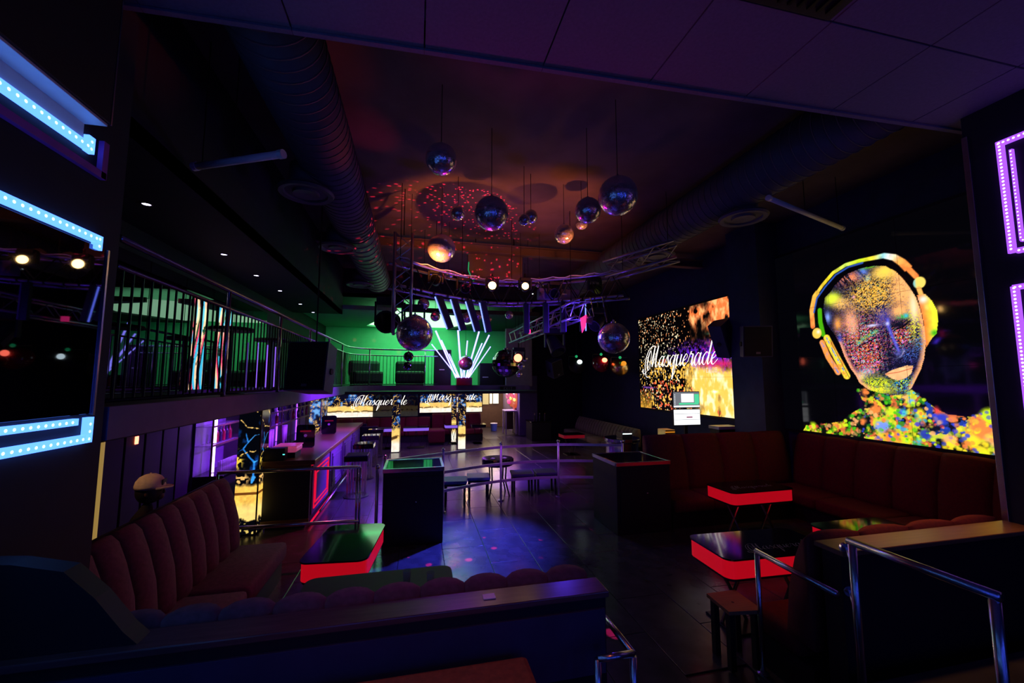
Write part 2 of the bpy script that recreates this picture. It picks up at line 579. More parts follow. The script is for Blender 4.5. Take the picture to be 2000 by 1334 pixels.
BLOCK = {  # simple capital letters from straight bars on a 0..1 x 0..1 field
    'C': [(0, 0, 0, 1), (0, 0, 1, 0), (0, 1, 1, 1)],
    'L': [(0, 0, 0, 1), (0, 0, 1, 0)],
    'U': [(0, 0, 0, 1), (1, 0, 1, 1), (0, 0, 1, 0)],
    'B': [(0, 0, 0, 1), (0, 0, 1, 0), (0, 1, 1, 1), (0, .5, 1, .5), (1, 0, 1, 1)],
    'E': [(0, 0, 0, 1), (0, 0, 1, 0), (0, 1, 1, 1), (0, .5, .8, .5)],
    'X': [(0, 0, 1, 1), (0, 1, 1, 0)],
    'I': [(.5, 0, .5, 1)],
    'T': [(.5, 0, .5, 1), (0, 1, 1, 1)],
}


def block_word(word, h, wch, gap, th):
    vs, fs = [], []
    x = 0
    for ch in word:
        for a, b, c, d in BLOCK[ch]:
            p, q = np.array([x + a * wch, b * h]), np.array([x + c * wch, d * h])
            t = (q - p) / (np.hypot(*(q - p)) + 1e-9)
            nn = np.array([-t[1], t[0]]) * th / 2
            p, q = p - t * th / 2, q + t * th / 2
            o = len(vs)
            vs += [tuple(p - nn), tuple(p + nn), tuple(q + nn), tuple(q - nn)]
            fs.append((o, o + 1, o + 2, o + 3))
        x += wch + gap
    return vs, fs, x - gap


def place_word(name, word_mesh, origin, U, V, m, parent, lift=0.0):
    vs, fs, _ = word_mesh
    U, V = Vector(U), Vector(V)
    N = U.cross(V)
    b = MB()
    for f in fs:
        b.add([Vector(origin) + U * vs[i][0] + V * vs[i][1] + N * lift for i in f], [(0, 1, 2, 3)])
    me = bpy.data.meshes.new(name)
    o0 = Vector(parent.get('_o', (0, 0, 0)))
    me.from_pydata([tuple(Vector(p) - o0) for p in b.v], [], b.f)
    me.materials.append(MATS[m])
    return put(name, me, parent)


# ------------------------------------------------------------------ painted pictures for the screens
def vnoise(x, y, seed=0):
    xi, yi = np.floor(x).astype(np.int64), np.floor(y).astype(np.int64)
    xf, yf = x - xi, y - yi
    xf = xf * xf * (3 - 2 * xf)
    yf = yf * yf * (3 - 2 * yf)

    def h(a, b):
        n = (a * 374761393 + b * 668265263 + seed * 1442695041) & 0x7fffffff
        n = ((n ^ (n >> 13)) * 1274126177) & 0x7fffffff
        return ((n ^ (n >> 16)) & 0xffff) / 65535.0
    return (h(xi, yi) * (1 - xf) + h(xi + 1, yi) * xf) * (1 - yf) + (h(xi, yi + 1) * (1 - xf) + h(xi + 1, yi + 1) * xf) * yf


def fbm(x, y, seed=0, o=4):
    s, a, t = 0, 0.5, 0
    for k in range(o):
        s = s + a * vnoise(x * 2 ** k, y * 2 ** k, seed + k * 7)
        t += a
        a *= 0.5
    return s / t


def inpoly(x, y, poly):
    r = np.zeros(x.shape, bool)
    n = len(poly)
    for i in range(n):
        x0, y0 = poly[i]
        x1, y1 = poly[(i + 1) % n]
        c = ((y0 > y) != (y1 > y)) & (x < (x1 - x0) * (y - y0) / (y1 - y0 + 1e-12) + x0)
        r ^= c
    return r


def dline(x, y, pts):
    d = np.full(x.shape, 9.0)
    t = np.zeros(x.shape)
    n = len(pts) - 1
    for i in range(n):
        ax, ay = pts[i]
        bx_, by = pts[i + 1]
        L = (bx_ - ax) ** 2 + (by - ay) ** 2 + 1e-12
        k = np.clip(((x - ax) * (bx_ - ax) + (y - ay) * (by - ay)) / L, 0, 1)
        dd = np.hypot(x - ax - k * (bx_ - ax), y - ay - k * (by - ay))
        c = dd < d
        d = np.where(c, dd, d)
        t = np.where(c, (i + k) / n, t)
    return d, t


def over(img, a, col):
    a = np.clip(a, 0, 1)[..., None]
    return img * (1 - a) + np.array(col, float) * a


def lin(img):
    c = np.clip(img / 255.0, 0, 1)
    return np.where(c <= 0.04045, c / 12.92, ((c + 0.055) / 1.055) ** 2.4)


def picture(name, origin, U, V, wd, ht, paint, m, parent, nx, ny, dx, gap=0.004, thick=0.05):
    """a screen wall of nx x ny panels, each its own mesh with the picture as colour data"""
    U, V = Vector(U), Vector(V)
    N = U.cross(V)
    o0 = Vector(parent.get('_o', (0, 0, 0)))
    out = []
    for i in range(nx):
        for j in range(ny):
            u0, u1 = wd * i / nx + gap / 2, wd * (i + 1) / nx - gap / 2
            v0, v1 = ht * j / ny + gap / 2, ht * (j + 1) / ny - gap / 2
            a, b = max(2, int((u1 - u0) / dx)), max(2, int((v1 - v0) / dx))
            uu, vv = np.meshgrid(np.linspace(u0, u1, a + 1), np.linspace(v0, v1, b + 1))
            col = lin(paint(uu, vv)).reshape(-1, 3)
            base = np.array(Vector(origin) - o0)
            co = base + uu.reshape(-1, 1) * np.array(U) + vv.reshape(-1, 1) * np.array(V)
            k = (np.arange(b)[:, None] * (a + 1) + np.arange(a)[None, :]).reshape(-1)
            fs = np.stack([k, k + 1, k + a + 2, k + a + 1], 1)
            # rim going back from the glass
            nv = len(co)
            ring = [(u0, v0), (u1, v0), (u1, v1), (u0, v1)]
            ext = [base + u * np.array(U) + v * np.array(V) - np.array(N) * d for d in (0, thick) for u, v in ring]
            co = np.vstack([co, ext])
            rim = [(nv + q, nv + 4 + q, nv + 4 + (q + 1) % 4, nv + (q + 1) % 4) for q in range(4)] + [(nv + 7, nv + 6, nv + 5, nv + 4)]
            me = bpy.data.meshes.new(name)
            me.from_pydata(co.tolist(), [], fs.tolist() + rim)
            at = me.color_attributes.new('Picture', 'FLOAT_COLOR', 'POINT')
            full = np.zeros((len(co), 4), np.float32)
            full[:nv, :3] = col
            full[:, 3] = 1
            at.data.foreach_set('color', full.ravel())
            me.materials.append(MATS[m])
            out.append(put(name, me, parent))
    return out


# ================================================================== THE SETTING
# ---- floor with laid panels
fl = struct('floor', bx((-5.5, 2.0, -0.2), (8.2, 26, -0.012)), 'floor', 'dark floor of the club laid with wide panels', 'floor')
pm = bx((0.003, 0.003, -0.02), (0.597, 1.197, 0.0), 0.003).mesh('floor_panel', 'floor_panel')
for i in range(17):
    for j in range(12):
        x, y = -2.6 + 0.6 * i, 3.2 + 1.2 * j - 0.6 * (i % 2)
        if y < 2.3 or (x > 5.2 and y > 13) or (x < -1.9 and y < 3.3):
            continue
        put('floor_panel', pm, fl, (x, y, 0))
# raised entrance floor the camera stands on, with one step down between the booths
struct('floor_entrance', bx((-2.0, -3.0, -0.2), (5.0, 2.27, 0.45)), 'floor', 'raised dark entrance floor in front of the booths', 'floor')
stp = thing('step', 'dark step with metal nosing between the two booths', 'step', (1.95, 2.4, 0), kind='structure')
bx((1.15, 2.27, 0.0), (2.78, 2.62, 0.22), 0.01).build('tread', 'floor', stp)
bx((1.15, 2.22, 0.44), (2.78, 2.285, 0.458), 0.004).build('nosing', 'steel_rail', stp)
bx((1.15, 2.57, 0.213), (2.78, 2.627, 0.228), 0.004).build('nosing', 'steel_rail', stp)

# ---- near side walls
struct('wall_left_near', bx((-2.35, -3.0, 0), (-2.0, 3.25, 5.0)), 'wall_dark', 'dark wall with blue light strips at the left edge', 'wall')
struct('wall_right_near', bx((5.0, -3.0, 0), (5.4, 2.64, 5.0)), 'wall_dark', 'dark wall with pink light frames at the right edge', 'wall')
o = struct('trim_1', bx((4.985, 2.60, 0.4), (5.005, 2.645, 4.7), 0.003), 'steel_rail', 'thin metal corner trim of the right near wall', 'trim')
struct('wall_entrance', bx((-2.4, -3.2, 0), (5.5, -3.0, 5.0)), 'wall_dark', 'dark wall behind the entrance', 'wall')

# ---- near soffit: boards with open joints, trim along the edge
sof = thing('ceiling_near', 'low violet lit soffit of boards above the entrance', 'ceiling', (1.5, 0, 4.9), kind='structure')
bx((-2.4, -3.0, 4.93), (5.5, 2.72, 5.85)).build('backing', 'soffit', sof)
xs = [-2.35, -1.85, -0.92, 0.0, 0.92, 1.84, 2.76, 3.68, 4.6, 5.45]
ye = lambda x: 3.02 - 0.033 * (x + 1.35)
for a, b in zip(xs[:-1], xs[1:]):
    MB().prism([(a + .006, 2.07), (b - .006, 2.07), (b - .006, ye(b) - .05), (a + .006, ye(a) - .05)], 4.9, 4.94).build('ceiling_board', 'soffit', sof)
    bx((a + .006, -0.4, 4.9), (b - .006, 2.055, 4.94)).build('ceiling_board', 'soffit', sof)
    MB().prism([(a + .002, ye(a) - .042), (b - .002, ye(b) - .042), (b - .002, ye(b)), (a + .002, ye(a))], 4.885, 4.96).build('edge_trim', 'soffit', sof)
MB().prism([(-2.4, ye(-2.4) - .1), (5.5, ye(5.5) - .1), (5.5, ye(5.5) - .01), (-2.4, ye(-2.4) - .01)], 4.93, 5.85).build('fascia', 'wall_dark', sof)
vent = thing('air_vent', 'dark slatted air grille in the soffit at the top edge', 'vent', (2.25, 1.9, 4.88))
bx((1.85, 1.55, 4.885), (2.72, 2.05, 4.90), 0.004).build('frame', 'black', vent)
for k in range(10):
    x = 1.92 + k * 0.078
    bx((x, 1.60, 4.865), (x + 0.022, 2.0, 4.886)).build('slat', 'black_metal', vent)

# ---- main ceiling and upper walls
ceil = struct('ceiling', bx((-4.2, 2.7, 5.8), (7.9, 18, 6.0)), 'ceiling', 'dark main ceiling above the mirror balls', 'ceiling')
struct('wall_right', bx((7.5, -3.0, -0.2), (7.8, 18.2, 6.0)), 'navy', 'dark navy wall on the right behind the screens', 'wall')
struct('wall_left', bx((-3.9, 3.0, -0.2), (-3.62, 18, 6.0)), 'wall_dark', 'dark wall on the left behind bar and balcony', 'wall')
bx((-3.62, 3.25, 0), (-2.3, 3.31, 5.8)).build('wall_left_return', 'wall_dark')
tag(bpy.data.objects['wall_left_return'], 'short dark return wall beside the balcony railing', 'wall', None, 'structure')
struct('wall_right_return', bx((5.4, 2.3, -0.2), (7.6, 2.4, 6.0)), 'wall_dark', 'dark return wall behind the right column', 'wall')

# ---- far end: lower wall with the corridor opening, upper green lounge
wb = thing('wall_back', 'back wall of the lounge with a corridor opening', 'wall', (0, 17.6, 0), kind='structure')
bx((-3.7, 17.6, 0), (2.62, 17.75, 2.03)).build('wall_section', 'wall_dark', wb)
bx((4.40, 17.6, 0), (5.2, 17.75, 2.6)).build('wall_section', 'violet_paint', wb)
bx((2.62, 17.6, 2.1), (4.40, 17.75, 2.6)).build('lintel', 'black', wb)
struct('wall_far', bx((4.6, 18.0, 0), (7.6, 18.2, 6.0)), 'wall_dark', 'dark grey end wall right of the corridor', 'wall')
struct('wall_far_upper', bx((3.9, 17.76, 2.61), (4.6, 18.2, 6.0)), 'wall_dark', 'dark upper end wall above the corridor mouth', 'wall')
struct('wall_spill_stop', bx((3.82, 14.0, 2.2), (3.95, 17.6, 5.8)), 'grey_wall', 'pale side wall added to keep green light in the upper lounge', 'wall')  # added to stop green light spilling onto the end wall
struct('wall_green', bx((-3.7, 17.6, 2.2), (4.0, 17.75, 5.0)), 'green_light_paint', 'pale wall washed in green light above the far balcony', 'wall')
struct('wall_upper', bx((-4, 13.0, 4.95), (3.95, 13.15, 5.8)), 'wall_dark', 'dark bulkhead above the far balcony', 'wall')
# corridor
cor = thing('corridor', 'lit corridor with wooden floor leading away', 'corridor', (3.4, 20, 0), kind='structure')
bx((4.40, 17.75, 0), (4.55, 21.2, 2.2)).build('corridor_wall', 'violet_paint', cor)
bx((2.45, 17.75, 0), (2.58, 21.2, 2.2)).build('corridor_wall', 'wall_dark', cor)
bx((2.45, 21.2, 0), (4.55, 21.35, 2.2)).build('corridor_wall', 'brown_frame', cor)
bx((2.45, 17.75, 2.12), (4.55, 21.3, 2.25)).build('corridor_ceiling', 'wall_dark', cor)

# ---- green lounge ceiling with bright cove
cv = thing('ceiling_cove', 'bright green white light cove in the far lounge ceiling', 'ceiling', (0, 15.5, 4.62), kind='structure')
bx((-3.6, 13.0, 4.95), (3.95, 17.6, 5.05)).build('lid', 'green_light_paint', cv)
MB().prism([(-1.95, 16.9), (-0.62, 13.5), (0.1, 13.2), (1.75, 13.9), (2.2, 15.4), (1.2, 17.3), (-1.4, 17.4)], 4.60, 4.66).build('light_panel', 'cove_white', cv)
MB().prism([(-3.6, 13.05), (-0.66, 13.05), (-2.0, 16.9), (-1.4, 17.58), (-3.6, 17.58)], 4.55, 4.68).build('drop_ceiling', 'green_light_paint', cv)
MB().prism([(0.1, 13.05), (3.95, 13.05), (3.95, 17.58), (1.2, 17.58), (2.25, 15.4), (1.8, 13.85), (0.12, 13.15)], 4.55, 4.68).build('drop_ceiling', 'wall_dark', cv)

# ---- balcony: left gallery bending into the far gallery
def bal_path(off, n=10):
    """front edge of the balcony, off metres behind it; runs from near left to far right"""
    p = [(-2.0 - off, 3.3), (-2.0 - off, 12.6)]
    r = 1.2 + off
    for k in range(1, n):
        t = R(180 - 90 * k / n)
        p.append((-0.8 + r * math.cos(t), 12.6 + r * math.sin(t)))
    p += [(-0.8, 13.8 + off), (3.8, 13.8 + off)]
    return p


bal = thing('balcony', 'dark balcony floor with violet lit fascia along two sides', 'balcony', (-2.6, 10, 2.03), kind='structure')
bp = bal_path(0.05)
MB().prism(bp + [(3.8, 17.6), (-3.62, 17.6), (-3.62, 3.3)], 2.08, 2.2).build('slab', 'wall_dark', bal)
fa = MB()
q0, q1 = bal_path(0.0), bal_path(0.06)
for i in range(len(q0) - 1):
    fa.prism([q0[i], q0[i + 1], q1[i + 1], q1[i]], 2.02, 2.24)
fa.build('fascia', 'violet_paint', bal)
bx((-3.6, 3.3, 2.0), (-2.06, 12.5, 2.08)).build('soffit_board', 'wall_dark', bal)
bx((-3.6, 12.5, 2.0), (3.7, 17.5, 2.08)).build('soffit_board', 'wall_dark', bal)
bc = struct('ceiling_balcony', bx((-3.65, 3.28, 4.4), (-2.25, 13.1, 4.5)), 'wall_dark', 'low dark ceiling above the left balcony', 'ceiling')
struct('wall_balcony_upper', bx((-2.33, 3.0, 4.4), (-2.25, 13.1, 5.85)), 'wall_dark', 'dark bulkhead between balcony ceiling and main ceiling', 'wall')
struct('wall_parapet', bx((2.98, 13.82, 2.2), (3.82, 14.0, 4.2)), 'grey_wall', 'pale grey wall block at the right end of the far balcony', 'wall')
sg = thing('exit_sign', 'small unlit sign on the lintel below the far balcony', 'sign', (3.0, 13.7, 2.03))
bx((2.75, 13.735, 2.05), (3.3, 13.785, 2.2), 0.005).build('plate', 'black', sg)
place_word('lettering', block_word('EXIT', 0.075, 0.05, 0.028, 0.014), (2.88, 13.732, 2.09), (1, 0, 0), (0, 0, 1), 'print', sg)

# ---- downlights in the balcony ceiling
for k, (y, lab) in enumerate([(5.27, 'nearest'), (7.18, 'second'), (8.52, 'third'), (9.9, 'fourth'), (11.54, 'fifth'), (12.9, 'farthest')]):
    d = thing('downlight', f'small round downlight, {lab} in the balcony ceiling row', 'light', (-3.02, y, 4.4), 0, 'downlights above the balcony')
    MB().lathe([(0.055, 0), (0.06, -0.006), (0.045, -0.012), (0.04, -0.004)], 16, (-3.02, y, 4.4)).build('ring', 'black_metal', d)
    MB().lathe([(0.001, -0.004), (0.04, -0.006), (0.038, -0.003)], 14, (-3.02, y, 4.4)).build('lens', 'downlight', d)

# ---- balcony railing
rail = thing('balcony_railing', 'dark metal balcony railing with slim upright bars and double rail', 'railing', (-2.0, 8, 2.2))


def offset_path(off, z, x_end):
    return [(x, y, z) for x, y in bal_path(off, 14) if x < x_end] + [(x_end, 13.8 + off, z)]


MB().tube(offset_path(0.03, 3.40, 0.65), 0.026, 10).build('handrail', 'steel_rail', rail, smooth=True)
MB().tube(offset_path(0.03, 3.20, 0.65), 0.018, 8).build('rail', 'steel_rail', rail, smooth=True)
MB().tube(offset_path(0.03, 2.28, 0.65), 0.014, 8).build('rail', 'black_metal', rail, smooth=True)
bm_ = MB().cyl((0, 0, 2.28), (0, 0, 3.20), 0.009, n=6).mesh('baluster', 'black_metal')
pm_ = MB().cyl((0, 0, 2.2), (0, 0, 3.40), 0.022, n=10).mesh('post', 'steel_rail', True)
pp = [Vector(p) for p in offset_path(0.03, 0, 0.65)]
dist, nextd, cnt = 0.0, 0.06, 0
for i in range(len(pp) - 1):
    seg = pp[i + 1] - pp[i]
    L = seg.length
    while nextd <= dist + L:
        q = pp[i] + seg * ((nextd - dist) / L)
        put('post' if cnt % 16 == 15 else 'baluster', pm_ if cnt % 16 == 15 else bm_, rail, Vector((q.x, q.y, 0)) - Vector(rail['_o']))
        nextd += 0.11
        cnt += 1
    dist += L
# mirrored wall behind the balcony
mw = thing('mirror_wall', 'tall dark mirror panels on the wall behind the balcony', 'mirror', (-3.58, 8, 2.2), kind=None)
for k in range(6):
    bx((-3.62, 5.6 + k * 0.9, 2.25), (-3.60, 6.49 + k * 0.9, 4.05), 0.004).build('mirror_panel', 'dark_mirror', mw)


# ================================================================== LEFT WALL: MIRRORS AND LIGHT STRIPS
def led_strip(name, label, runs, th, m, dm, group, depth=0.03, sgn=1, x=-2.0, step=0.045, dr=0.009, pat=None):
    """runs: list of ((y0,z0),(y1,z1)) on a wall plane; sgn +1 faces +x"""
    r0 = runs[0][0]
    t = thing(name, label, 'light strip', (x, r0[0], r0[1]), 0, group)
    dots = MB()
    for (a, b) in runs:
        a, b = Vector((0, *a)), Vector((0, *b))
        d = (b - a).normalized()
        n = Vector((0, -d.z, d.y)) * th / 2
        poly = [a - n, b - n, b + n, a + n]
        x0, x1 = (x, x + depth) if sgn > 0 else (x - depth, x)
        x0, x1 = (x0 + .003, x1 + .003) if sgn > 0 else (x0 - .003, x1 - .003)
        MB().prism([(p.y, p.z) for p in poly], x0, x1, 0).build('diffuser', m, t)
        L = (b - a).length
        xf = x1 if sgn > 0 else x0
        k = step / 2
        while k < L - dr:
            c = a + d * k
            dots.sphere((xf, c.y, c.z), dr, 8, 4, (0.35, 1, 1))
            k += step
    if dm:
        tag(dots.build('diodes', dm, t), kind='stuff')
    return t


G = 'blue light strips on the left wall'
led_strip('light_strip', 'bright cyan light strip under the raised panel at upper left', [((-2.6, 3.83), (2.92, 3.83)), ((2.895, 3.80), (2.895, 3.90))], 0.05, 'led_cyan', 'led_diode', G, 0.03)
led_strip('light_strip', 'cyan light strip above the mirror with short drop at its end', [((-2.6, 3.30), (3.05, 3.30)), ((3.03, 3.325), (3.03, 3.235))], 0.05, 'led_cyan', 'led_diode', G)
led_strip('light_strip', 'shorter cyan light strip just below the mirror on the left', [((-2.6, 2.17), (3.0, 2.17))], 0.04, 'led_cyan', 'led_diode', G)
led_strip('light_strip', 'lowest cyan light strip with upright end on the left wall', [((-2.6, 2.06), (3.09, 2.06)), ((3.095, 2.035), (3.095, 2.19))], 0.05, 'led_cyan', 'led_diode', G)
led_strip('light_channel', 'unlit purple light channel below the upper left strip', [((1.2, 3.71), (3.03, 3.71)), ((3.012, 3.69), (3.012, 3.93))], 0.045, 'led_channel', None, G)
mp_ = thing('wall_panel', 'raised black panel box with blue lit edge at upper left', 'panel', (-2.0, 2.2, 4.0))
bx((-1.998, -2.6, 3.97), (-1.86, 2.865, 4.88), 0.01).build('box', 'black', mp_)
bx((-1.999, -2.58, 3.955), (-1.87, 2.855, 3.972), 0.003).build('underside', 'white_plastic', mp_)
bx((-1.996, -2.58, 3.862), (-1.985, 2.85, 3.954)).build('reflector', 'white_plastic', mp_)  # white board added so the strip's blue glow shows
bx((-1.866, 2.858, 3.97), (-1.857, 2.869, 4.88)).build('edge_strip', 'steel_rail', mp_)
mr = thing('wall_mirror', 'dark mirror panel with thin metal edge on the left wall', 'mirror', (-2.0, 2.2, 2.2))
bx((-1.998, -2.6, 2.21), (-1.985, 3.12, 3.26), 0.002).build('glass', 'dark_mirror', mr)
bx((-1.998, 3.12, 2.20), (-1.975, 3.135, 3.26)).build('edge_strip', 'steel_rail', mr)

# ---- pink frames on the right near wall
G = 'pink light frames on the right wall'
led_strip('light_strip', 'large upper pink light frame at the right edge', [((2.39, 4.52), (2.39, 3.51)), ((2.41, 4.50), (0.4, 4.50)), ((2.36, 3.52), (0.4, 3.52))], 0.045, 'led_pink', 'led_pink_diode', G, 0.03, -1, 5.0, 0.032, 0.009)
led_strip('light_strip', 'thin inner pink light line inside the upper right frame', [((2.325, 4.41), (2.325, 3.6)), ((2.33, 3.6), (0.5, 3.6))], 0.02, 'led_pink', 'led_pink_diode', G, 0.03, -1, 5.0, 0.032, 0.006)
led_strip('light_strip', 'lower pink light frame at the right edge', [((2.40, 3.22), (2.40, 2.1)), ((2.41, 3.21), (0.4, 3.21)), ((2.36, 2.1), (0.4, 2.1))], 0.045, 'led_pink', 'led_pink_diode', G, 0.03, -1, 5.0, 0.032, 0.009)

# ---- unseen blue glow frames added behind the viewer to brighten mirror balls and rails


def added_glow_frame(x0, x1, label):
    t = thing('light_strip', label, 'light strip', (x0, -3.0, 0.5), 0, 'added blue glow frames on the entrance wall')
    for a, b in (((x0, .5), (x0 + .06, 2.9)), ((x1 - .06, .5), (x1, 2.9)), ((x0, 2.84), (x1, 2.9)), ((x0 + .14, .5), (x0 + .2, 2.76)), ((x1 - .2, .5), (x1 - .14, 2.76)), ((x0 + .14, 2.70), (x1 - .14, 2.76))):
        bx((a[0], -2.995, a[1]), (b[0], -2.955, b[1]), .006).build('diffuser', 'added_blue_glow', t)


added_glow_frame(-1.2, 1.0, 'added nested blue glow frame, left one on the unseen entrance wall')
added_glow_frame(2.0, 4.2, 'added nested blue glow frame, right one on the unseen entrance wall')


# ================================================================== RIGHT WALL: FACE SCREEN
BAND = [(0.807, 2.019), (0.806, 2.334), (0.884, 2.59), (1.059, 2.775), (1.272, 2.953), (1.508, 3.038), (1.745, 3.044), (1.966, 3.029), (2.123, 3.021), (2.268, 2.949), (2.372, 2.835), (2.469, 2.679), (2.536, 2.571)]
CUPR = [(2.528, 2.277), (2.631, 2.274), (2.706, 2.154), (2.751, 2.009), (2.751, 1.838), (2.724, 1.671), (2.664, 1.61), (2.583, 1.479), (2.586, 1.791), (2.561, 2.04)]
HEAD = [(1.275, 2.704), (1.495, 2.863), (1.734, 2.904), (1.955, 2.894), (2.126, 2.847), (2.267, 2.723), (2.367, 2.567), (2.447, 2.402), (2.511, 2.245), (2.554, 2.042), (2.578, 1.792), (2.58, 1.531), (2.541, 1.309), (2.484, 1.138), (2.396, 0.964), (2.343, 0.858), (2.228, 0.766), (2.065, 0.742), (1.899, 0.774), (1.726, 0.826), (1.586, 0.941), (1.538, 1.06), (1.451, 1.202), (1.366, 1.409), (1.301, 1.642), (1.229, 1.795), (1.094, 2.025), (1.035, 2.295), (1.086, 2.527), (1.203, 2.612)]
LIPS = [(1.991, 1.084), (2.096, 1.147), (2.229, 1.189), (2.309, 1.213), (2.392, 1.201), (2.36, 1.087), (2.278, 1.017), (2.181, 0.981), (2.086, 1.009)]
NECK = [(1.535, 0.836), (1.582, 0.722), (1.642, 0.554), (1.367, 0.38), (1.239, 0.25), (0.526, 0.094), (0.42, -0.05), (3.6, -0.05), (3.6, 0.56), (3.261, 0.564), (3.179, 0.572), (3.011, 0.483), (2.765, 0.494), (2.614, 0.58), (2.351, 0.836)]
rng = np.random.default_rng(5)
PEACH, ORANGE, LIME, GREEN, YEL, BLUE, LAV, CYAN, RED, WHT = (255, 178, 110), (255, 132, 62), (205, 240, 30), (70, 190, 20), (250, 225, 40), (60, 70, 215), (190, 190, 255), (60, 190, 220), (240, 60, 70), (255, 240, 225)
BOKEH = []
for _ in range(1000):
    x, y = rng.uniform(0.42, 3.5), rng.uniform(-0.03, 0.85)
    if not inpoly(np.array([x]), np.array([y]), NECK)[0]:
        continue
    zone = vnoise(np.array([x * 4.2]), np.array([y * 4.2]), 3)[0] + rng.normal(0, 0.10)
    if x < 1.35:
        pal = [LIME, GREEN, ORANGE, PEACH, GREEN, RED, (20, 60, 20)]
    elif x < 2.0:
        pal = [ORANGE, GREEN, PEACH, (30, 90, 30), BLUE, ORANGE, LIME]
    elif x < 2.5:
        pal = [CYAN, LIME, YEL, GREEN, BLUE, ORANGE, CYAN]
    else:
        pal = [YEL, ORANGE, YEL, BLUE, LIME, PEACH, RED]
    c = pal[int(np.clip(zone * 7, 0, 6))]
    BOKEH.append((x, y, rng.uniform(0.012, 0.045) * (0.8 if y > 0.45 else 1.0), c, rng.uniform(0.3, 0.95)))
BIG = [(0.69, 0.10, .09, LIME), (1.13, .16, .085, ORANGE), (1.4, .36, .06, GREEN), (1.80, .50, .10, ORANGE), (2.04, .47, .09, LIME), (1.90, .24, .11, (120, 150, 255)), (2.02, .08, .13, ORANGE), (2.42, .47, .09, YEL), (2.66, .42, .10, (40, 60, 200)), (2.63, .55, .07, RED), (3.12, .34, .15, ORANGE), (3.2, .5, .1, LIME), (2.98, .16, .10, YEL), (2.75, .15, .09, PEACH), (2.2, .48, .07, CYAN), (1.66, .78, .07, ORANGE), (2.25, .73, .06, PEACH), (2.33, .66, .05, (150, 170, 255)), (3.25, .2, .12, PEACH), (3.1, .05, .09, YEL), (1.6, .29, .06, ORANGE), (2.47, .17, .09, (40, 60, 170))]


def soft(x, y, c, rx, ry=None, p=1.0):
    d = ((x - c[0]) / rx) ** 2 + ((y - c[1]) / (ry or rx)) ** 2
    return np.exp(-d * p)


def speck(x, y, cell, seed):
    n = vnoise(x / cell, y / cell, seed)
    return n


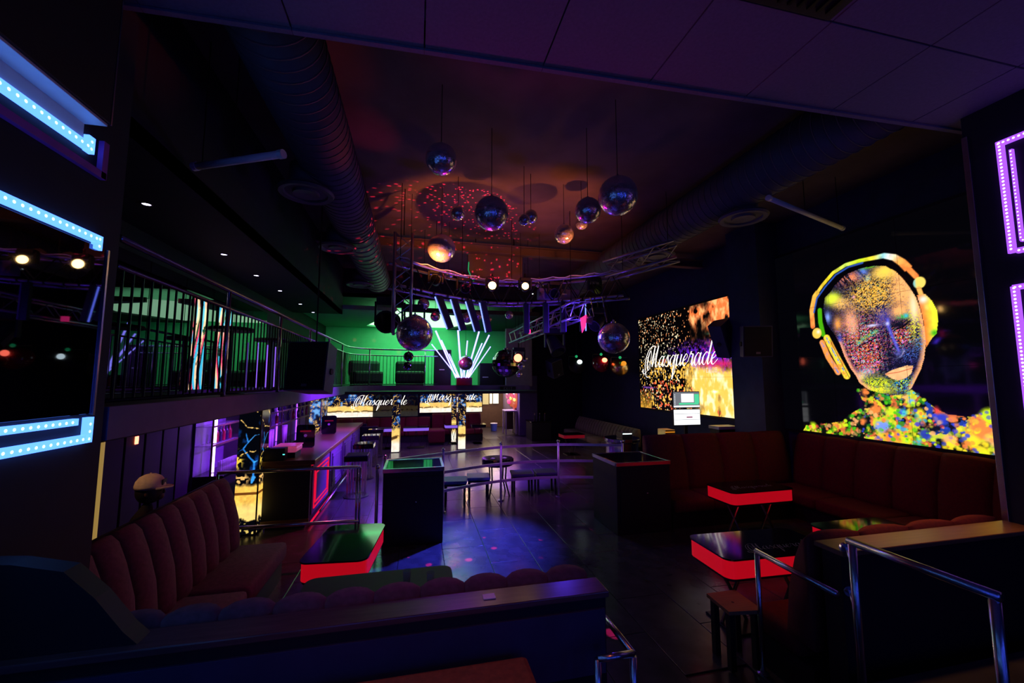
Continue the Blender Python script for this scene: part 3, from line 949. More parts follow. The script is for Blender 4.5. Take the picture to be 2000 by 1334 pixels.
def paint_face(x, y):
    im = np.zeros(x.shape + (3,)) + np.array([2., 2., 5.])
    # shoulders of out-of-focus paint
    nk = inpoly(x, y, NECK)
    im = over(im, nk * 0.55, (12, 26, 16))
    na, nb = fbm(x * 5.5, y * 5.5, 41), fbm(x * 6.5, y * 6.5, 42)
    edge = np.clip((fbm(x * 9, y * 9, 44) - .44 + .10 * np.clip((x - 1.3) / .6, 0, 1)) * 6, 0, 1) * nk
    im = over(im, edge * (na > .50) * .85, (245, 120, 60))
    im = over(im, edge * (na <= .40) * (x > 1.4) * .8, (30, 70, 190))
    im = over(im, edge * (nb > .56) * .9, (215, 220, 40))
    im = over(im, edge * (nb < .40) * (x < 2.5) * .85, (40, 140, 25))
    for cx, cy, r, c in BIG:
        d = np.hypot(x - cx, y - cy) + (fbm(x * 9, y * 9, 4) - 0.5) * 0.09
        im = over(im, np.clip((r * 1.15 - d) / 0.06, 0, 1) * 0.95, c)
    for cx, cy, r, c, a in BOKEH:
        s = (np.abs(x - cx) < r) & (np.abs(y - cy) < r)
        if s.any():
            d = np.hypot(x[s] - cx, y[s] - cy)
            im[s] = over(im[s], np.clip((r - d) / (0.35 * r), 0, 1) * a, c)
    # headphones
    d, t = dline(x, y, [(0.968, 2.307), (0.963, 2.087), (1.002, 1.841)])
    im = over(im, np.clip((0.05 - d) / .015, 0, 1), (70, 170, 10))
    d, t = dline(x, y, BAND)
    wv = 0.038 + 0.026 * np.clip((t - 0.55) / 0.3, 0, 1) + 0.014 * (t < 0.2) - 0.02 * (t > 0.9)
    bc = np.stack([np.interp(t, [0, .15, .3, .42, .5, .58, .66, .72, .8, .9, 1], [v[k] for v in (ORANGE, (255, 190, 80), YEL, (190, 220, 90), LIME, (250, 220, 60), (160, 230, 240), WHT, (255, 170, 80), ORANGE, ORANGE)]) for k in range(3)], -1)
    a = np.clip((wv - d) / 0.012, 0, 1)[..., None]
    shade = 0.75 + 0.5 * fbm(x * 14, y * 14, 9)[..., None]
    im = im * (1 - a) + np.clip(bc * shade, 0, 255) * a
    d, t = dline(x, y, [(p[0] + .045, p[1] - .05) for p in BAND[1:7]])
    im = over(im, np.clip((0.022 - d) / .012, 0, 1) * 0.9, (50, 90, 190))
    for pts, wd, c in (([(0.968, 1.692), (1.07, 1.405), (1.231, 1.125)], .055, (240, 150, 90)), ([(1.064, 1.77), (1.184, 1.483), (1.38, 1.061)], .066, (250, 215, 60))):
        d, t = dline(x, y, pts)
        im = over(im, np.clip((wd - d) / .012, 0, 1), c)
        n = fbm(x * 22, y * 16, 21)
        im = over(im, np.clip((wd - d) / .012, 0, 1) * (n > 0.56) * 0.85, (220, 60, 90) if wd < .05 else (255, 150, 60))
        im = over(im, np.clip((0.016 - d) / .01, 0, 1) * (n < 0.45), (90, 130, 220))
    d, t = dline(x, y, [(1.12, 1.73), (1.24, 1.44), (1.42, 1.03)])
    im = over(im, np.clip((0.008 - d) / .006, 0, 1), (40, 60, 20))
    d = np.hypot((x - 0.879) / 1.0, (y - 1.877) / 1.1)
    im = over(im, np.clip((0.10 - d) / .015, 0, 1), (250, 200, 80))
    im = over(im, soft(x, y, (0.91, 1.90), .035), WHT)
    d = np.hypot(x - 2.572, (y - 2.464) / 1.15)
    im = over(im, np.clip((0.085 - d) / .012, 0, 1), (250, 215, 100))
    im = over(im, np.clip((0.085 - d) / .012, 0, 1) * np.clip((2.54 - x) / .05, 0, 1), (90, 190, 230))
    d, t = dline(x, y, [(2.557, 2.38), (2.586, 2.25)])
    im = over(im, np.clip((0.035 - d) / .01, 0, 1), (255, 180, 90))
    cr = inpoly(x, y, CUPR)
    mix = np.clip((x - 2.58) / 0.14, 0, 1)
    cc = np.array(ORANGE, float) * (1 - mix[..., None]) + np.array([235, 240, 50.]) * mix[..., None]
    cc = cc * (0.8 + 0.4 * fbm(x * 10, y * 10, 14)[..., None])
    im = np.where(cr[..., None], np.clip(cc, 0, 255), im)
    im = over(im, cr * soft(x, y, (2.70, 1.68), .05), (60, 170, 10))
    im = over(im, cr * soft(x, y, (2.60, 2.2), .06), WHT)
    # head
    hd = inpoly(x, y, HEAD)
    base = np.zeros_like(im) + np.array([14., 12., 40.])
    # smooth lit skin
    rr, rt_ = dline(x, y, HEAD[5:16])
    lr, lt2 = dline(x, y, HEAD[19:25])
    base = over(base, np.clip(1 - rr / .15, 0, 1) ** .8 * np.clip((y - 1.9) / .2, 0, 1), (255, 172, 96))
    base = over(base, np.clip(1 - rr / .075, 0, 1) ** .7 * .95, (255, 168, 120))
    base = over(base, np.clip(1 - lr / .085, 0, 1) ** .8 * .95, (255, 160, 118))
    base = over(base, soft(x, y, (2.33, 2.40), .20, .30, 1.3) * 1.15, (255, 178, 104))
    base = over(base, soft(x, y, (2.27, 2.08), .13, .10) * 1.1, (255, 170, 100))
    base = over(base, soft(x, y, (2.46, 2.12), .07, .22) * 1.1, (255, 205, 150))
    base = over(base, soft(x, y, (2.10, 2.74), .18, .13) * 1.1, (248, 215, 70))
    base = over(base, soft(x, y, (1.215, 2.48), .13, .11) * 1.2, (215, 238, 50))
    base = over(base, soft(x, y, (1.36, 2.38), .13, .09) * 1.1, (250, 195, 100))
    base = over(base, soft(x, y, (1.52, 2.02), .13, .24) * .95, (250, 160, 120))
    base = over(base, soft(x, y, (1.56, 1.90), .06, .14) * .7, (255, 215, 160))
    base = over(base, soft(x, y, (1.29, 2.0), .08, .14), (255, 165, 70))
    base = over(base, soft(x, y, (1.72, 1.14), .12, .07), (190, 205, 255))
    base = over(base, soft(x, y, (1.62, 1.05), .09, .07), (255, 215, 175))
    base = over(base, soft(x, y, (1.85, .83), .24, .07), (252, 218, 60))
    base = over(base, soft(x, y, (2.03, 2.03), .13, .18) * 0.85, (70, 62, 175))
    base = over(base, soft(x, y, (1.115, 2.15), .06, .10), (130, 160, 245))
    base = over(base, soft(x, y, (1.31, 1.72), .035, .12), (60, 80, 200))
    # hair streaks
    hs = fbm((x + y * 0.55) * 34, (y - x * .3) * 5, 31)
    base = over(base, soft(x, y, (1.56, 2.78), .22, .11) * (hs > .5), (250, 140, 100))
    base = over(base, soft(x, y, (1.56, 2.78), .22, .11) * (hs <= .45) * .8, (20, 6, 8))
    base = over(base, soft(x, y, (1.79, 2.84), .08, .11) * np.clip(hs * 1.6, 0, 1), (80, 130, 250))
    base = over(base, soft(x, y, (1.85, 2.70), .04, .05), (160, 235, 230))
    base = over(base, soft(x, y, (1.9, 2.90), .14, .03), (80, 190, 20))
    # glitter
    n1, n2, n3 = speck(x, y, .011, 51), speck(x, y, .009, 52), speck(x, y, .016, 53)
    hue = vnoise(x * 22, y * 22, 54)
    gold = soft(x, y, (1.90, 2.42), .44, .34, 1.2)
    cheek = soft(x, y, (1.66, 1.66), .34, .42) + soft(x, y, (2.28, 1.70), .16, .22) + soft(x, y, (1.75, 1.30), .2, .2)
    chinl = soft(x, y, (1.85, .90), .26, .14)
    chinr = soft(x, y, (2.24, .92), .16, .13)
    right = soft(x, y, (2.47, 1.85), .09, .28)
    base = over(base, (n1 < 0.42) * np.clip(gold * .9 + cheek * .55, 0, .9), (10, 6, 20))
    base = over(base, (n1 > 0.72 - 0.30 * gold) * np.clip(gold * 1.5, 0, 1) * .95, (255, 190, 70))
    base = over(base, (n2 > 0.78) * np.clip(gold * 1.5, 0, 1), (200, 220, 60))
    base = over(base, (n2 > 0.80 - .22 * cheek) * np.clip(cheek * 1.4, 0, 1) * .9, (235, 90, 60))
    base = over(base, (n1 > 0.80) * np.clip(cheek * 1.5, 0, 1), (255, 150, 60))
    base = over(base, (n3 > 0.80) * np.clip(cheek * 1.4, 0, 1), (230, 110, 190))
    base = over(base, (n1 < 0.17) * np.clip(cheek * 1.4, 0, 1), (120, 220, 210))
    base = over(base, (n1 > 0.45) * np.clip(chinl * 1.5, 0, 1) * .95, (225, 235, 40))
    base = over(base, (n2 > 0.72) * np.clip(chinl * 1.3, 0, 1), (60, 140, 30))
    base = over(base, (n2 > 0.60) * np.clip(chinr * 1.4, 0, 1), (40, 150, 200))
    base = over(base, (n1 > 0.72) * np.clip(chinr * 1.3, 0, 1), (190, 225, 60))
    base = over(base, (n1 > 0.50) * np.clip(right * 1.3, 0, 1) * .9, (235, 225, 50))
    base = over(base, (n2 > 0.66) * soft(x, y, (2.50, 1.52), .06, .16), (60, 140, 220))
    base = over(base, (n1 > 0.62) * soft(x, y, (2.35, 1.40), .14, .14) * .9, (70, 110, 210))
    base = over(base, (n2 > 0.80) * 0.5, np.array([90, 80, 190.]))
    sm = np.clip(soft(x, y, (2.36, 2.42), .17, .26, 1.2) * 1.25 + soft(x, y, (2.12, 2.76), .15, .10) + soft(x, y, (2.27, 2.07), .10, .08) + np.clip(1 - rr / .06, 0, 1) * .9, 0, 1)
    base = over(base, sm * .9 * (n1 > .22), (255, 180, 108))
    base = over(base, soft(x, y, (2.12, 2.76), .13, .09), (250, 215, 80))
    base = over(base, soft(x, y, (2.47, 2.10), .04, .22), (255, 225, 180))
    base = over(base, soft(x, y, (1.52, 2.0), .11, .22) * .75 * (n2 > .38), (255, 175, 130))
    base = over(base, soft(x, y, (1.24, 2.47), .11, .09), (220, 240, 60))
    base = over(base, soft(x, y, (1.40, 2.34), .14, .10) * .8 * (n1 > .35), (255, 190, 100))
    base = over(base, np.clip(1 - lr / .06, 0, 1) * .9, (255, 170, 125))
    # eyes, brow, nose, mouth
    base = over(base, soft(x, y, (2.24, 1.86), .11, .055), (12, 12, 30))
    base = over(base, soft(x, y, (2.31, 1.98), .08, .035) * (n1 > .35), (60, 190, 90))
    base = over(base, soft(x, y, (2.36, 1.99), .03, .03), (60, 190, 220))
    d, t = dline(x, y, [(2.20, 1.79), (2.30, 1.82), (2.40, 1.90)])
    base = over(base, np.clip((.016 - d) / .012, 0, 1), (6, 4, 14))
    d, t = dline(x, y, [(1.62, 1.62), (1.70, 1.70), (1.80, 1.74), (1.92, 1.80)])
    base = over(base, np.clip((.05 - d) / .05, 0, 1) * (n2 > .45), (190, 200, 70))
    base = over(base, np.clip((.05 - d) / .05, 0, 1) * (n1 > .6), (60, 170, 170))
    d, t = dline(x, y, [(1.64, 1.58), (1.76, 1.62), (1.92, 1.70)])
    base = over(base, np.clip((.014 - d) / .01, 0, 1), (8, 6, 24))
    base = over(base, soft(x, y, (1.86, 1.90), .10, .022), (215, 215, 255))
    d, t = dline(x, y, [(2.101, 1.966), (2.101, 1.853), (2.152, 1.661), (2.217, 1.453)])
    base = over(base, np.clip((.040 - d) / .04, 0, 1) * .95, (95, 95, 230))
    base = over(base, soft(x, y, (2.09, 1.90), .03, .03), (200, 200, 255))
    d, t = dline(x, y, [tuple(q) for q in catmull([(2.028, 1.345), (2.096, 1.362), (2.159, 1.325), (2.243, 1.365), (2.293, 1.444)], 6)])
    base = over(base, np.clip(1 - d / .022, 0, 1) ** 1.2 * (.15 + .6 * np.clip((t - .45) * 2, 0, 1)), (190, 190, 240))
    base = over(base, soft(x, y, (2.20, 1.40), .05, .03) * .6, (120, 120, 225))
    base = over(base, soft(x, y, (2.13, 1.375), .03, .014), (10, 8, 30))
    lp = inpoly(x, y, LIPS)
    base = np.where(lp[..., None], np.array([255., 190., 130.]) * (0.86 + .28 * fbm(x * 12, y * 12, 61))[..., None], base)
    d, t = dline(x, y, [(2.008, 1.083), (2.10, 1.10), (2.191, 1.112), (2.375, 1.17)])
    base = over(base, np.clip((.010 - d) / .008, 0, 1), (200, 90, 60))
    base = over(base, soft(x, y, (1.602, 2.435), .022), (255, 170, 190))
    base = over(base, soft(x, y, (1.881, 1.568), .02), (255, 110, 100))
    im = np.where(hd[..., None], np.clip(base, 0, 255), im)
    return im


fs_ = thing('face_screen', 'huge wall screen showing a glowing painted face with headphones', 'screen', (7.42, 5.4, 1.43))
picture('screen_panel', (7.42, 7.15, 1.43), (0, -1, 0), (0, 0, 1), 3.46, 3.57, paint_face, 'led_wall', fs_, 3, 3, 0.0095)
bx((7.43, 3.65, 1.38), (7.5, 7.2, 5.05)).build('back_frame', 'black', fs_)


# ================================================================== RIGHT WALL: LETTERING SCREEN
def paint_fire(x, y):
    im = np.zeros(x.shape + (3,)) + np.array([3., 2., 3.])
    W, H = 4.38, 2.98
    u, v = x / W, y / H
    n = fbm(x * 3.2, y * 2.2, 70, 5)
    f = fbm(x * 9, y * 5, 71, 3)
    d1 = vnoise(x / .042, y / .058, 72)
    d2 = vnoise(x / .032, y / .05, 73)
    # fiery right side
    hot = np.clip((u - 0.60 + (n - .5) * 0.55) / 0.16, 0, 1)
    mid = np.clip(1 - np.abs(v - (0.62 - 0.12 * u)) / 0.16, 0, 1)
    low = np.clip((0.50 - v + (n - .5) * .3) / .12, 0, 1)
    up = np.clip((v - 0.66 + (n - .5) * .2) / .10, 0, 1)
    k = 0.55 + 0.75 * f
    im = over(im, hot * low * np.clip(k + .45, 0, 1), (255, 200, 85))
    im = over(im, hot * low * np.clip((f - .45) * 4, 0, 1), (255, 246, 190))
    im = over(im, hot * up * np.clip(k + .15, 0, 1) * np.clip((f - .28) * 8, 0, 1), (250, 120, 60))
    im = over(im, hot * up * np.clip((f - .52) * 5, 0, 1), (255, 190, 120))
    # purple and pink middle
    pm = np.clip((u - .30) / .3, 0, 1) * mid
    im = over(im, pm * (d1 > .60) * .95, (110, 40, 230))
    im = over(im, pm * np.clip((u - .62) / .2, 0, 1) * (f > .45), (90, 25, 190))
    im = over(im, pm * (d2 > .74) * np.clip((u - .5) / .3, 0, 1), (235, 40, 190))
    ed = np.clip(1 - np.abs(v - .50 + .06 * u) / .05, 0, 1) * np.clip((u - .62) / .15, 0, 1)
    im = over(im, ed * .8, (230, 30, 110))
    # gold sparks over the dark left side
    den = 0.80 - 0.22 * np.clip(u / .6, 0, 1) * (v < .5) + .05 * (v > .6)
    sp = (d1 > den) & (hot < .7)
    tone = vnoise(x * 7, y * 7, 74)
    im = over(im, sp * (mid < .5) * (v < .55), (255, 190, 75))
    im = over(im, sp * (v < .30) * (tone > .5), (235, 95, 60))
    im = over(im, sp * (v > .55) * (u < .62) * (mid < .6), (240, 150, 90))
    im = over(im, (d2 > .86) * (u < .5), (255, 235, 190))
    # upright grey-gold corner tile
    ct = (u < .155) & (v < .20)
    im = over(im, ct * np.clip(1.1 - v / .2, 0, 1) * (.35 + .8 * f), (220, 160, 50))
    im = over(im, (np.abs(u - .155) < .002) * .9, (5, 4, 4))
    return im


ms = thing('lettering_screen', 'wall screen with white script lettering over golden sparks and flames', 'screen', (7.42, 10.5, 1.5))
picture('screen_panel', (7.42, 12.72, 1.5), (0, -1, 0), (0, 0, 1), 4.38, 2.98, paint_fire, 'led_wall', ms, 4, 3, 0.014)
bx((7.43, 8.28, 1.44), (7.5, 12.78, 4.53)).build('back_frame', 'black', ms)
wd_ = script_word('Masquerade', 0.325, 0.30, 0.045, 0.165, 10, 0.95)
place_word('lettering', wd_, (7.415, 12.72 - 0.33, 2.83), (0, -1, 0), (0, 0, 1), 'letter_white', ms)
place_word('lettering', block_word('CLUB', 0.11, 0.06, 0.05, 0.016), (7.415, 12.72 - 3.33, 2.62), (0, -1, 0), (0, 0, 1), 'letter_small', ms)


# ================================================================== SOFAS
def channel_mesh(wd, top, m, bulge=0.05, base=0.42, d0=0.30):
    prof = [(d0, base), (d0 + .02, base + .12), (d0 - .01, base + (top - base) * .45), (d0 - .08, base + (top - base) * .75), (d0 - .14, top - .05), (d0 - .19, top), (0.03, top - .02), (0.0, top - .08), (0.0, base)]
    nu = 6
    mb = MB()
    vs = []
    for k in range(nu + 1):
        u = k / nu
        s = math.sin(PI * u) ** 0.6
        for i, (d, z) in enumerate(prof):
            f = 1.0 if 0 < i < 6 else (0.3 if i in (0, 6) else 0)
            vs.append((wd * (0.004 + 0.992 * u), d + f * bulge * (s - 1), z + (f * bulge * 0.35 * (s - 1) if i in (4, 5, 6) else 0)))
    n = len(prof)
    fs = []
    for k in range(nu):
        for i in range(n):
            j = (i + 1) % n
            fs.append((k * n + i, k * n + j, (k + 1) * n + j, (k + 1) * n + i))
    fs += [tuple(range(n)), tuple(range(nu * n + n - 1, nu * n - 1, -1))]
    mb.add(vs, fs)
    return mb.mesh('channel', m, True)


def sofa_run(t, p0, ang, L, top, cw, m, seat_d=0.85, seat_n=3, seat_z=0.45, skip_seat=0.0, d0=0.30):
    """back along +u from p0, facing +v (u rotated +90 degrees); parts parented to t"""
    o0 = Vector(t['_o'])
    loc = Vector((p0[0], p0[1], 0)) - o0
    rot = (0, 0, ang)
    n = max(1, round(L / cw))
    cm = channel_mesh(L / n, top, m, min(.05, cw * .22), seat_z - .05, d0)
    Rm = Matrix.Rotation(ang, 4, 'Z')
    for k in range(n):
        q = loc + Rm @ Vector((k * L / n, 0, 0))
        put('channel', cm, t, q, rot)
    if not seat_n:
        return
    sl = (L - skip_seat) / seat_n
    sm = bx((0.005, d0 - .12, seat_z - .20), (sl - .005, seat_d, seat_z), 0.05).mesh('seat_cushion', m, True)
    for k in range(seat_n):
        put('seat_cushion', sm, t, loc + Rm @ Vector((skip_seat + k * sl, 0, 0)), rot)
    pl = bx((0.0, 0.02, 0.0), (L, seat_d - .06, seat_z - .19)).mesh('plinth', 'black')
    put('plinth', pl, t, loc, rot)


s1 = thing('channel_sofa', 'dusty rose channel back corner sofa on the left', 'sofa', (-2.3, 4.2, 0))
sofa_run(s1, (-2.33, 5.75), R(-90), 2.40, 1.25, 0.26, 'rose_velvet', 0.82, 2)
bx((-2.36, 3.35, 0), (-2.335, 5.75, 1.22)).build('back_board', 'black', s1)
s2 = thing('channel_sofa', 'rose channel sofa in front, seen from behind over its ledge', 'sofa', (-0.4, 2.5, 0))
sofa_run(s2, (-1.99, 2.5), 0, 3.05, 1.24, 0.26, 'rose_velvet', 0.75, 3, skip_seat=0.0)
b1 = thing('booth_wall', 'black booth partition with polished ledge across the foreground', 'partition', (-0.5, 2.4, 0))
bx((-1.98, 2.34, 0.46), (1.10, 2.45, 1.165)).build('panel', 'black', b1)
bx((-1.98, 2.31, 1.165), (1.11, 2.49, 1.20), 0.006).build('ledge', 'ledge_dark', b1)
bx((-1.98, 2.325, 0.75), (1.09, 2.342, 1.10), 0.003).build('upper_board', 'navy', b1)
MB().prism([(-1.99, 0.4), (-1.20, 0.4), (-1.22, 1.18), (-1.30, 1.26), (-1.42, 1.42), (-1.55, 1.55), (-1.75, 1.60), (-1.99, 1.62)], 2.36, 2.46, 1).build('end_panel', 'black', b1)
bn = thing('bench', 'orange upholstered bench against the dark booth partition', 'bench', (-0.3, 2.0, 0.45))
bx((-1.2, 1.55, 0.86), (0.60, 2.25, 0.97), 0.03).build('seat', 'orange_vinyl', bn)
bx((-1.15, 1.6, 0.45), (0.5, 2.2, 0.86)).build('base', 'black', bn)
nap = thing('napkin', 'small white paper on the booth ledge', 'paper', (0.42, 2.4, 1.2))
bx((0.385, 2.375, 1.2005), (0.455, 2.43, 1.206), 0.001).build('sheet', 'white_plastic', nap)

s3 = thing('red_sofa', 'long dark red sofa under the face screen', 'sofa', (7.2, 5, 0))
sofa_run(s3, (7.44, 2.75), R(90), 4.0, 1.40, 0.6, 'red_velvet', 0.95, 4)
s4 = thing('red_sofa', 'dark red sofa with high back facing the entrance', 'sofa', (5.6, 6.9, 0))
sofa_run(s4, (6.42, 7.05), R(180), 2.3, 1.41, 0.77, 'red_velvet', 0.95, 3, skip_seat=0.0)
sofa_run(s4, (7.18, 7.05), R(180), 0.76, 1.41, 0.76, 'red_velvet', 0.95, 0)
s5 = thing('red_sofa', 'dark red sofa behind the wood ledge at lower right', 'sofa', (4.0, 2.6, 0))
sofa_run(s5, (2.93, 2.66), 0, 2.05, 1.24, 0.5, 'red_velvet', 0.62, 2, d0=0.26)
b2 = thing('booth_wall', 'black booth partition with amber lit wood ledge at lower right', 'partition', (3.9, 2.5, 0))
bx((2.98, 2.46, 0.0), (5.0, 2.60, 1.17)).build('panel', 'black', b2)
bx((2.96, 2.42, 1.17), (5.0, 2.645, 1.205), 0.006).build('ledge', 'ledge_wood', b2)


# ================================================================== GLOWING TABLES
def glow_table(loc, rotz, L, W, label, lit=True, word=None, wpos=(0, 0), wh=0.07):
    t = thing('glow_table', label, 'table', (*loc, 0), rotz, 'low lounge tables with dark glossy tops')
    MB().prism(rrect(-L / 2, -W / 2, L / 2, W / 2, 0.09), 0.735, 0.75).build('table_top', 'black_gloss' if lit else 'black', t, False)
    e = 0.012
    MB().prism(rrect(-L / 2 + e, -W / 2 + e, L / 2 - e, W / 2 - e, 0.085), 0.57, 0.734).build('light_band', 'led_red' if lit else 'black', t, False)
    MB().prism(rrect(-L / 2 + .02, -W / 2 + .02, L / 2 - .02, W / 2 - .02, 0.08), 0.545, 0.57).build('underside', 'black', t, False)
    for s in (-1, 1):
        x = s * L * 0.27
        MB().tube([(x - .14, 0, 0.545), (x + .14, 0, 0.02)], 0.018, 8).build('leg', 'chrome', t, False)
        MB().tube([(x + .14, 0, 0.545), (x - .14, 0, 0.02)], 0.018, 8).build('leg', 'chrome', t, False)
        bx((x - .17, -W * .33, 0), (x + .17, W * .33, 0.02), 0.006).build('foot_plate', 'black_metal', t, False)
    if word:
        wm = script_word(word, wh, 0.3, 0.05, 0.16, 6)
        o = place_word('lettering', wm, (wpos[0] - wm[2] / 2, wpos[1], 0.7512), (1, 0, 0), (0, 1, 0), 'print', t)
        o.data.transform(Matrix.Translation(Vector(t['_o'])))
    return t


glow_table((-0.68, 4.72), R(84), 1.0, 0.62, 'dark table with red glowing band beside the left sofa')
glow_table((5.15, 5.66), R(1), 1.15, 0.62, 'red glowing table with script lettering farthest back on the right', True, 'Masquerade', (0, -.1))
glow_table((3.48, 3.72), R(-2), 1.25, 0.64, 'red glowing table with script lettering nearest the chrome rail', True, 'Masquerade', (0.12, -.16))
glow_table((5.0, 3.76), R(0), 1.05, 0.62, 'glossy table mirroring the face screen behind the lower right ledge')
glow_table((-0.27, 3.62), R(0), 1.2, 0.60, 'unlit black table just behind the front booth', False)
# small items on the unlit table
for k, (x, y, lab) in enumerate([(-0.05, 3.66, 'clear tumbler nearer the middle of the unlit black table'), (0.14, 3.58, 'clear tumbler at the right end of the unlit black table')]):
    g = thing('tumbler', lab, 'glass', (x, y, 0.75), 0, 'tumblers on the unlit table')
    MB().lathe([(0.028, 0), (0.034, 0.10), (0.031, 0.10), (0.026, 0.01)], 14, (x, y, 0.7505)).build('bowl', 'glass_tint', g, smooth=True)

st = thing('stool', 'low stool with square wooden seat beside the chrome rail', 'stool', (2.82, 3.28, 0))
MB().prism([(2.58, 3.12), (2.88, 3.08), (2.90, 3.42), (2.60, 3.42)], 0.46, 0.49).build('seat', 'board_wood', st)
for x, y in ((2.62, 3.16), (2.84, 3.13), (2.86, 3.37), (2.64, 3.37)):
    bx((x - .025, y - .025, 0), (x + .025, y + .025, 0.46)).build('leg', 'black', st)
MB().cyl((2.72, 3.24, 0.489), (2.72, 3.24, 0.4915), 0.012).build('bolt', 'black', st)

# ================================================================== CHROME RAILS OF THE FOREGROUND
ra = thing('handrail', 'short chrome rail leaning into the post by the steps', 'railing', (2.8, 3.07, 0))
MB().tube([(2.84, 3.07, 0.0), (2.84, 3.07, 0.955)], 0.021, 10).build('post', 'steel_rail', ra, smooth=True)
MB().tube([(2.84, 3.08, 0.97), (2.81, 2.36, 0.97)], 0.022, 10).build('rail', 'steel_rail', ra, smooth=True)
MB().lathe([(0.045, 0), (0.045, .01), (0.022, .02)], 14, (2.84, 3.07, 0)).build('base_flange', 'steel_rail', ra)
rb = thing('handrail', 'tall chrome rail with two posts and wall brackets at lower right', 'railing', (2.83, 2.3, 0.45))
MB().tube([(2.83, 2.25, 0.45), (2.83, 2.25, 1.335)], 0.024, 12).build('post', 'steel_rail', rb, smooth=True)
MB().tube([(2.83, 1.56, 0.45), (2.83, 1.56, 1.335)], 0.024, 12).build('post', 'steel_rail', rb, smooth=True)
MB().tube([(2.83, 2.275, 1.35), (2.83, 1.535, 1.35)], 0.025, 12).build('rail', 'steel_rail', rb, smooth=True)
for z in (1.22, 0.93):
    br = MB().tube([(2.84, 2.27, z), (2.98, 2.40, z), (3.02, 2.455, z)], 0.012, 8).build('bracket', 'steel_rail', rb, smooth=True)
    MB().cyl((3.01, 2.435, z), (3.02, 2.458, z), 0.035, n=14).build('flange', 'steel_rail', br)
rc = thing('handrail', 'chrome rail corner beside the end of the front booth', 'railing', (1.14, 2.2, 0.45))
MB().tube([(1.155, 2.13, 0.45), (1.155, 2.13, 0.95)], 0.018, 10).build('post', 'steel_rail', rc, smooth=True)
MB().tube([(1.155, 2.13, 0.965), (1.155, 2.60, 0.965)], 0.018, 10).build('rail', 'steel_rail', rc, smooth=True)
MB().tube([(1.155, 2.13, 0.965), (0.95, 2.13, 0.965)], 0.018, 10).build('rail', 'steel_rail', rc, smooth=True)
MB().tube([(1.155, 2.13, 0.70), (0.95, 2.13, 0.70)], 0.014, 10).build('rail', 'steel_rail', rc, smooth=True)
MB().tube([(0.95, 2.13, 0.45), (0.95, 2.13, 0.965)], 0.018, 10).build('post', 'steel_rail', rc, smooth=True)
rd = thing('guard_rail', 'two bar chrome guard rail behind the left sofa and table', 'railing', (-1.6, 6.3, 0))
MB().tube([(-2.55, 6.3, 1.19), (-0.76, 6.3, 1.19)], 0.022, 10).build('rail', 'steel_rail', rd, smooth=True)
MB().tube([(-2.55, 6.3, 0.47), (-0.76, 6.3, 0.45)], 0.022, 10).build('rail', 'steel_rail', rd, smooth=True)
for x in (-2.55, -0.80, -0.76):
    MB().tube([(x, 6.3, 0), (x, 6.3, 1.18)], 0.016, 10).build('post', 'steel_rail', rd, smooth=True)

# ================================================================== PODIUM TABLES AND CURVED RAIL
def podium(x0, y0, x1, y1, label):
    t = thing('podium_table', label, 'podium', ((x0 + x1) / 2, (y0 + y1) / 2, 0), 0, 'black podium tables of the dance floor')
    bx((x0, y0, 0), (x1, y1, 1.06), 0.008).build('body', 'black', t)
    bx((x0 + .02, y0 + .02, 1.06), (x1 - .02, y1 - .02, 1.10), 0.004).build('top', 'black_gloss', t)
    f = MB()
    for lo, hi in (((x0 - .01, y0 - .01, 1.05), (x1 + .01, y0 + .03, 1.108)), ((x0 - .01, y1 - .03, 1.05), (x1 + .01, y1 + .01, 1.108)), ((x0 - .01, y0, 1.05), (x0 + .03, y1, 1.107)), ((x1 - .03, y0, 1.05), (x1 + .01, y1, 1.107))):
        bx(lo, hi, 0.004).build('edge_trim', 'steel_rail', t)
    dr = bx((x0 + .06, y0 - .008, 0.12), (x1 - .06, y0 + .004, 0.98), 0.004).build('door', 'black', t)
    MB().sphere(((x0 + x1) / 2 + .04, y0 - .02, 0.62), 0.016, 12, 8).build('knob', 'steel_rail', dr, smooth=True)
    return t


podium(-0.46, 6.45, 0.42, 7.2, 'black podium table with blue green sheen left of the dance floor')
podium(3.10, 6.10, 4.05, 7.0, 'black podium table right of the dance floor by the red sofa')
cr_ = thing('curved_rail', 'curved three bar chrome rail with ball topped posts across the floor', 'railing', (1.8, 8.2, 0))
cp = [tuple(p) for p in catmull([(-0.50, 7.35), (0.50, 7.85), (1.69, 8.34), (2.94, 8.40), (4.22, 8.02)], 8)]
for z, hgt in ((1.055, .05), (0.72, .05), (0.385, .05)):
    rb_ = MB()
    for i in range(len(cp) - 1):
        a, b = Vector((*cp[i], 0)), Vector((*cp[i + 1], 0))
        n = Vector((-(b - a).y, (b - a).x, 0)).normalized() * .012
        rb_.prism([tuple((a - n)[:2]), tuple((b - n)[:2]), tuple((b + n)[:2]), tuple((a + n)[:2])], z - hgt / 2, z + hgt / 2)
    rb_.build('bar', 'rail_bar', cr_)
for x, y in ((-0.50, 7.35), (-0.55, 6.55), (0.50, 7.85), (1.69, 8.34), (2.94, 8.40), (4.22, 8.02)):
    po = MB().cyl((x, y, 0), (x, y, 1.10), 0.024, n=12).build('post', 'rail_bar', cr_, smooth=True)
    MB().sphere((x, y, 1.125), 0.036, 14, 10).build('ball_finial', 'chrome', po, smooth=True)
    MB().lathe([(0.06, 0), (0.06, .012), (0.03, .02)], 14, (x, y, 0)).build('base_flange', 'steel_rail', po)

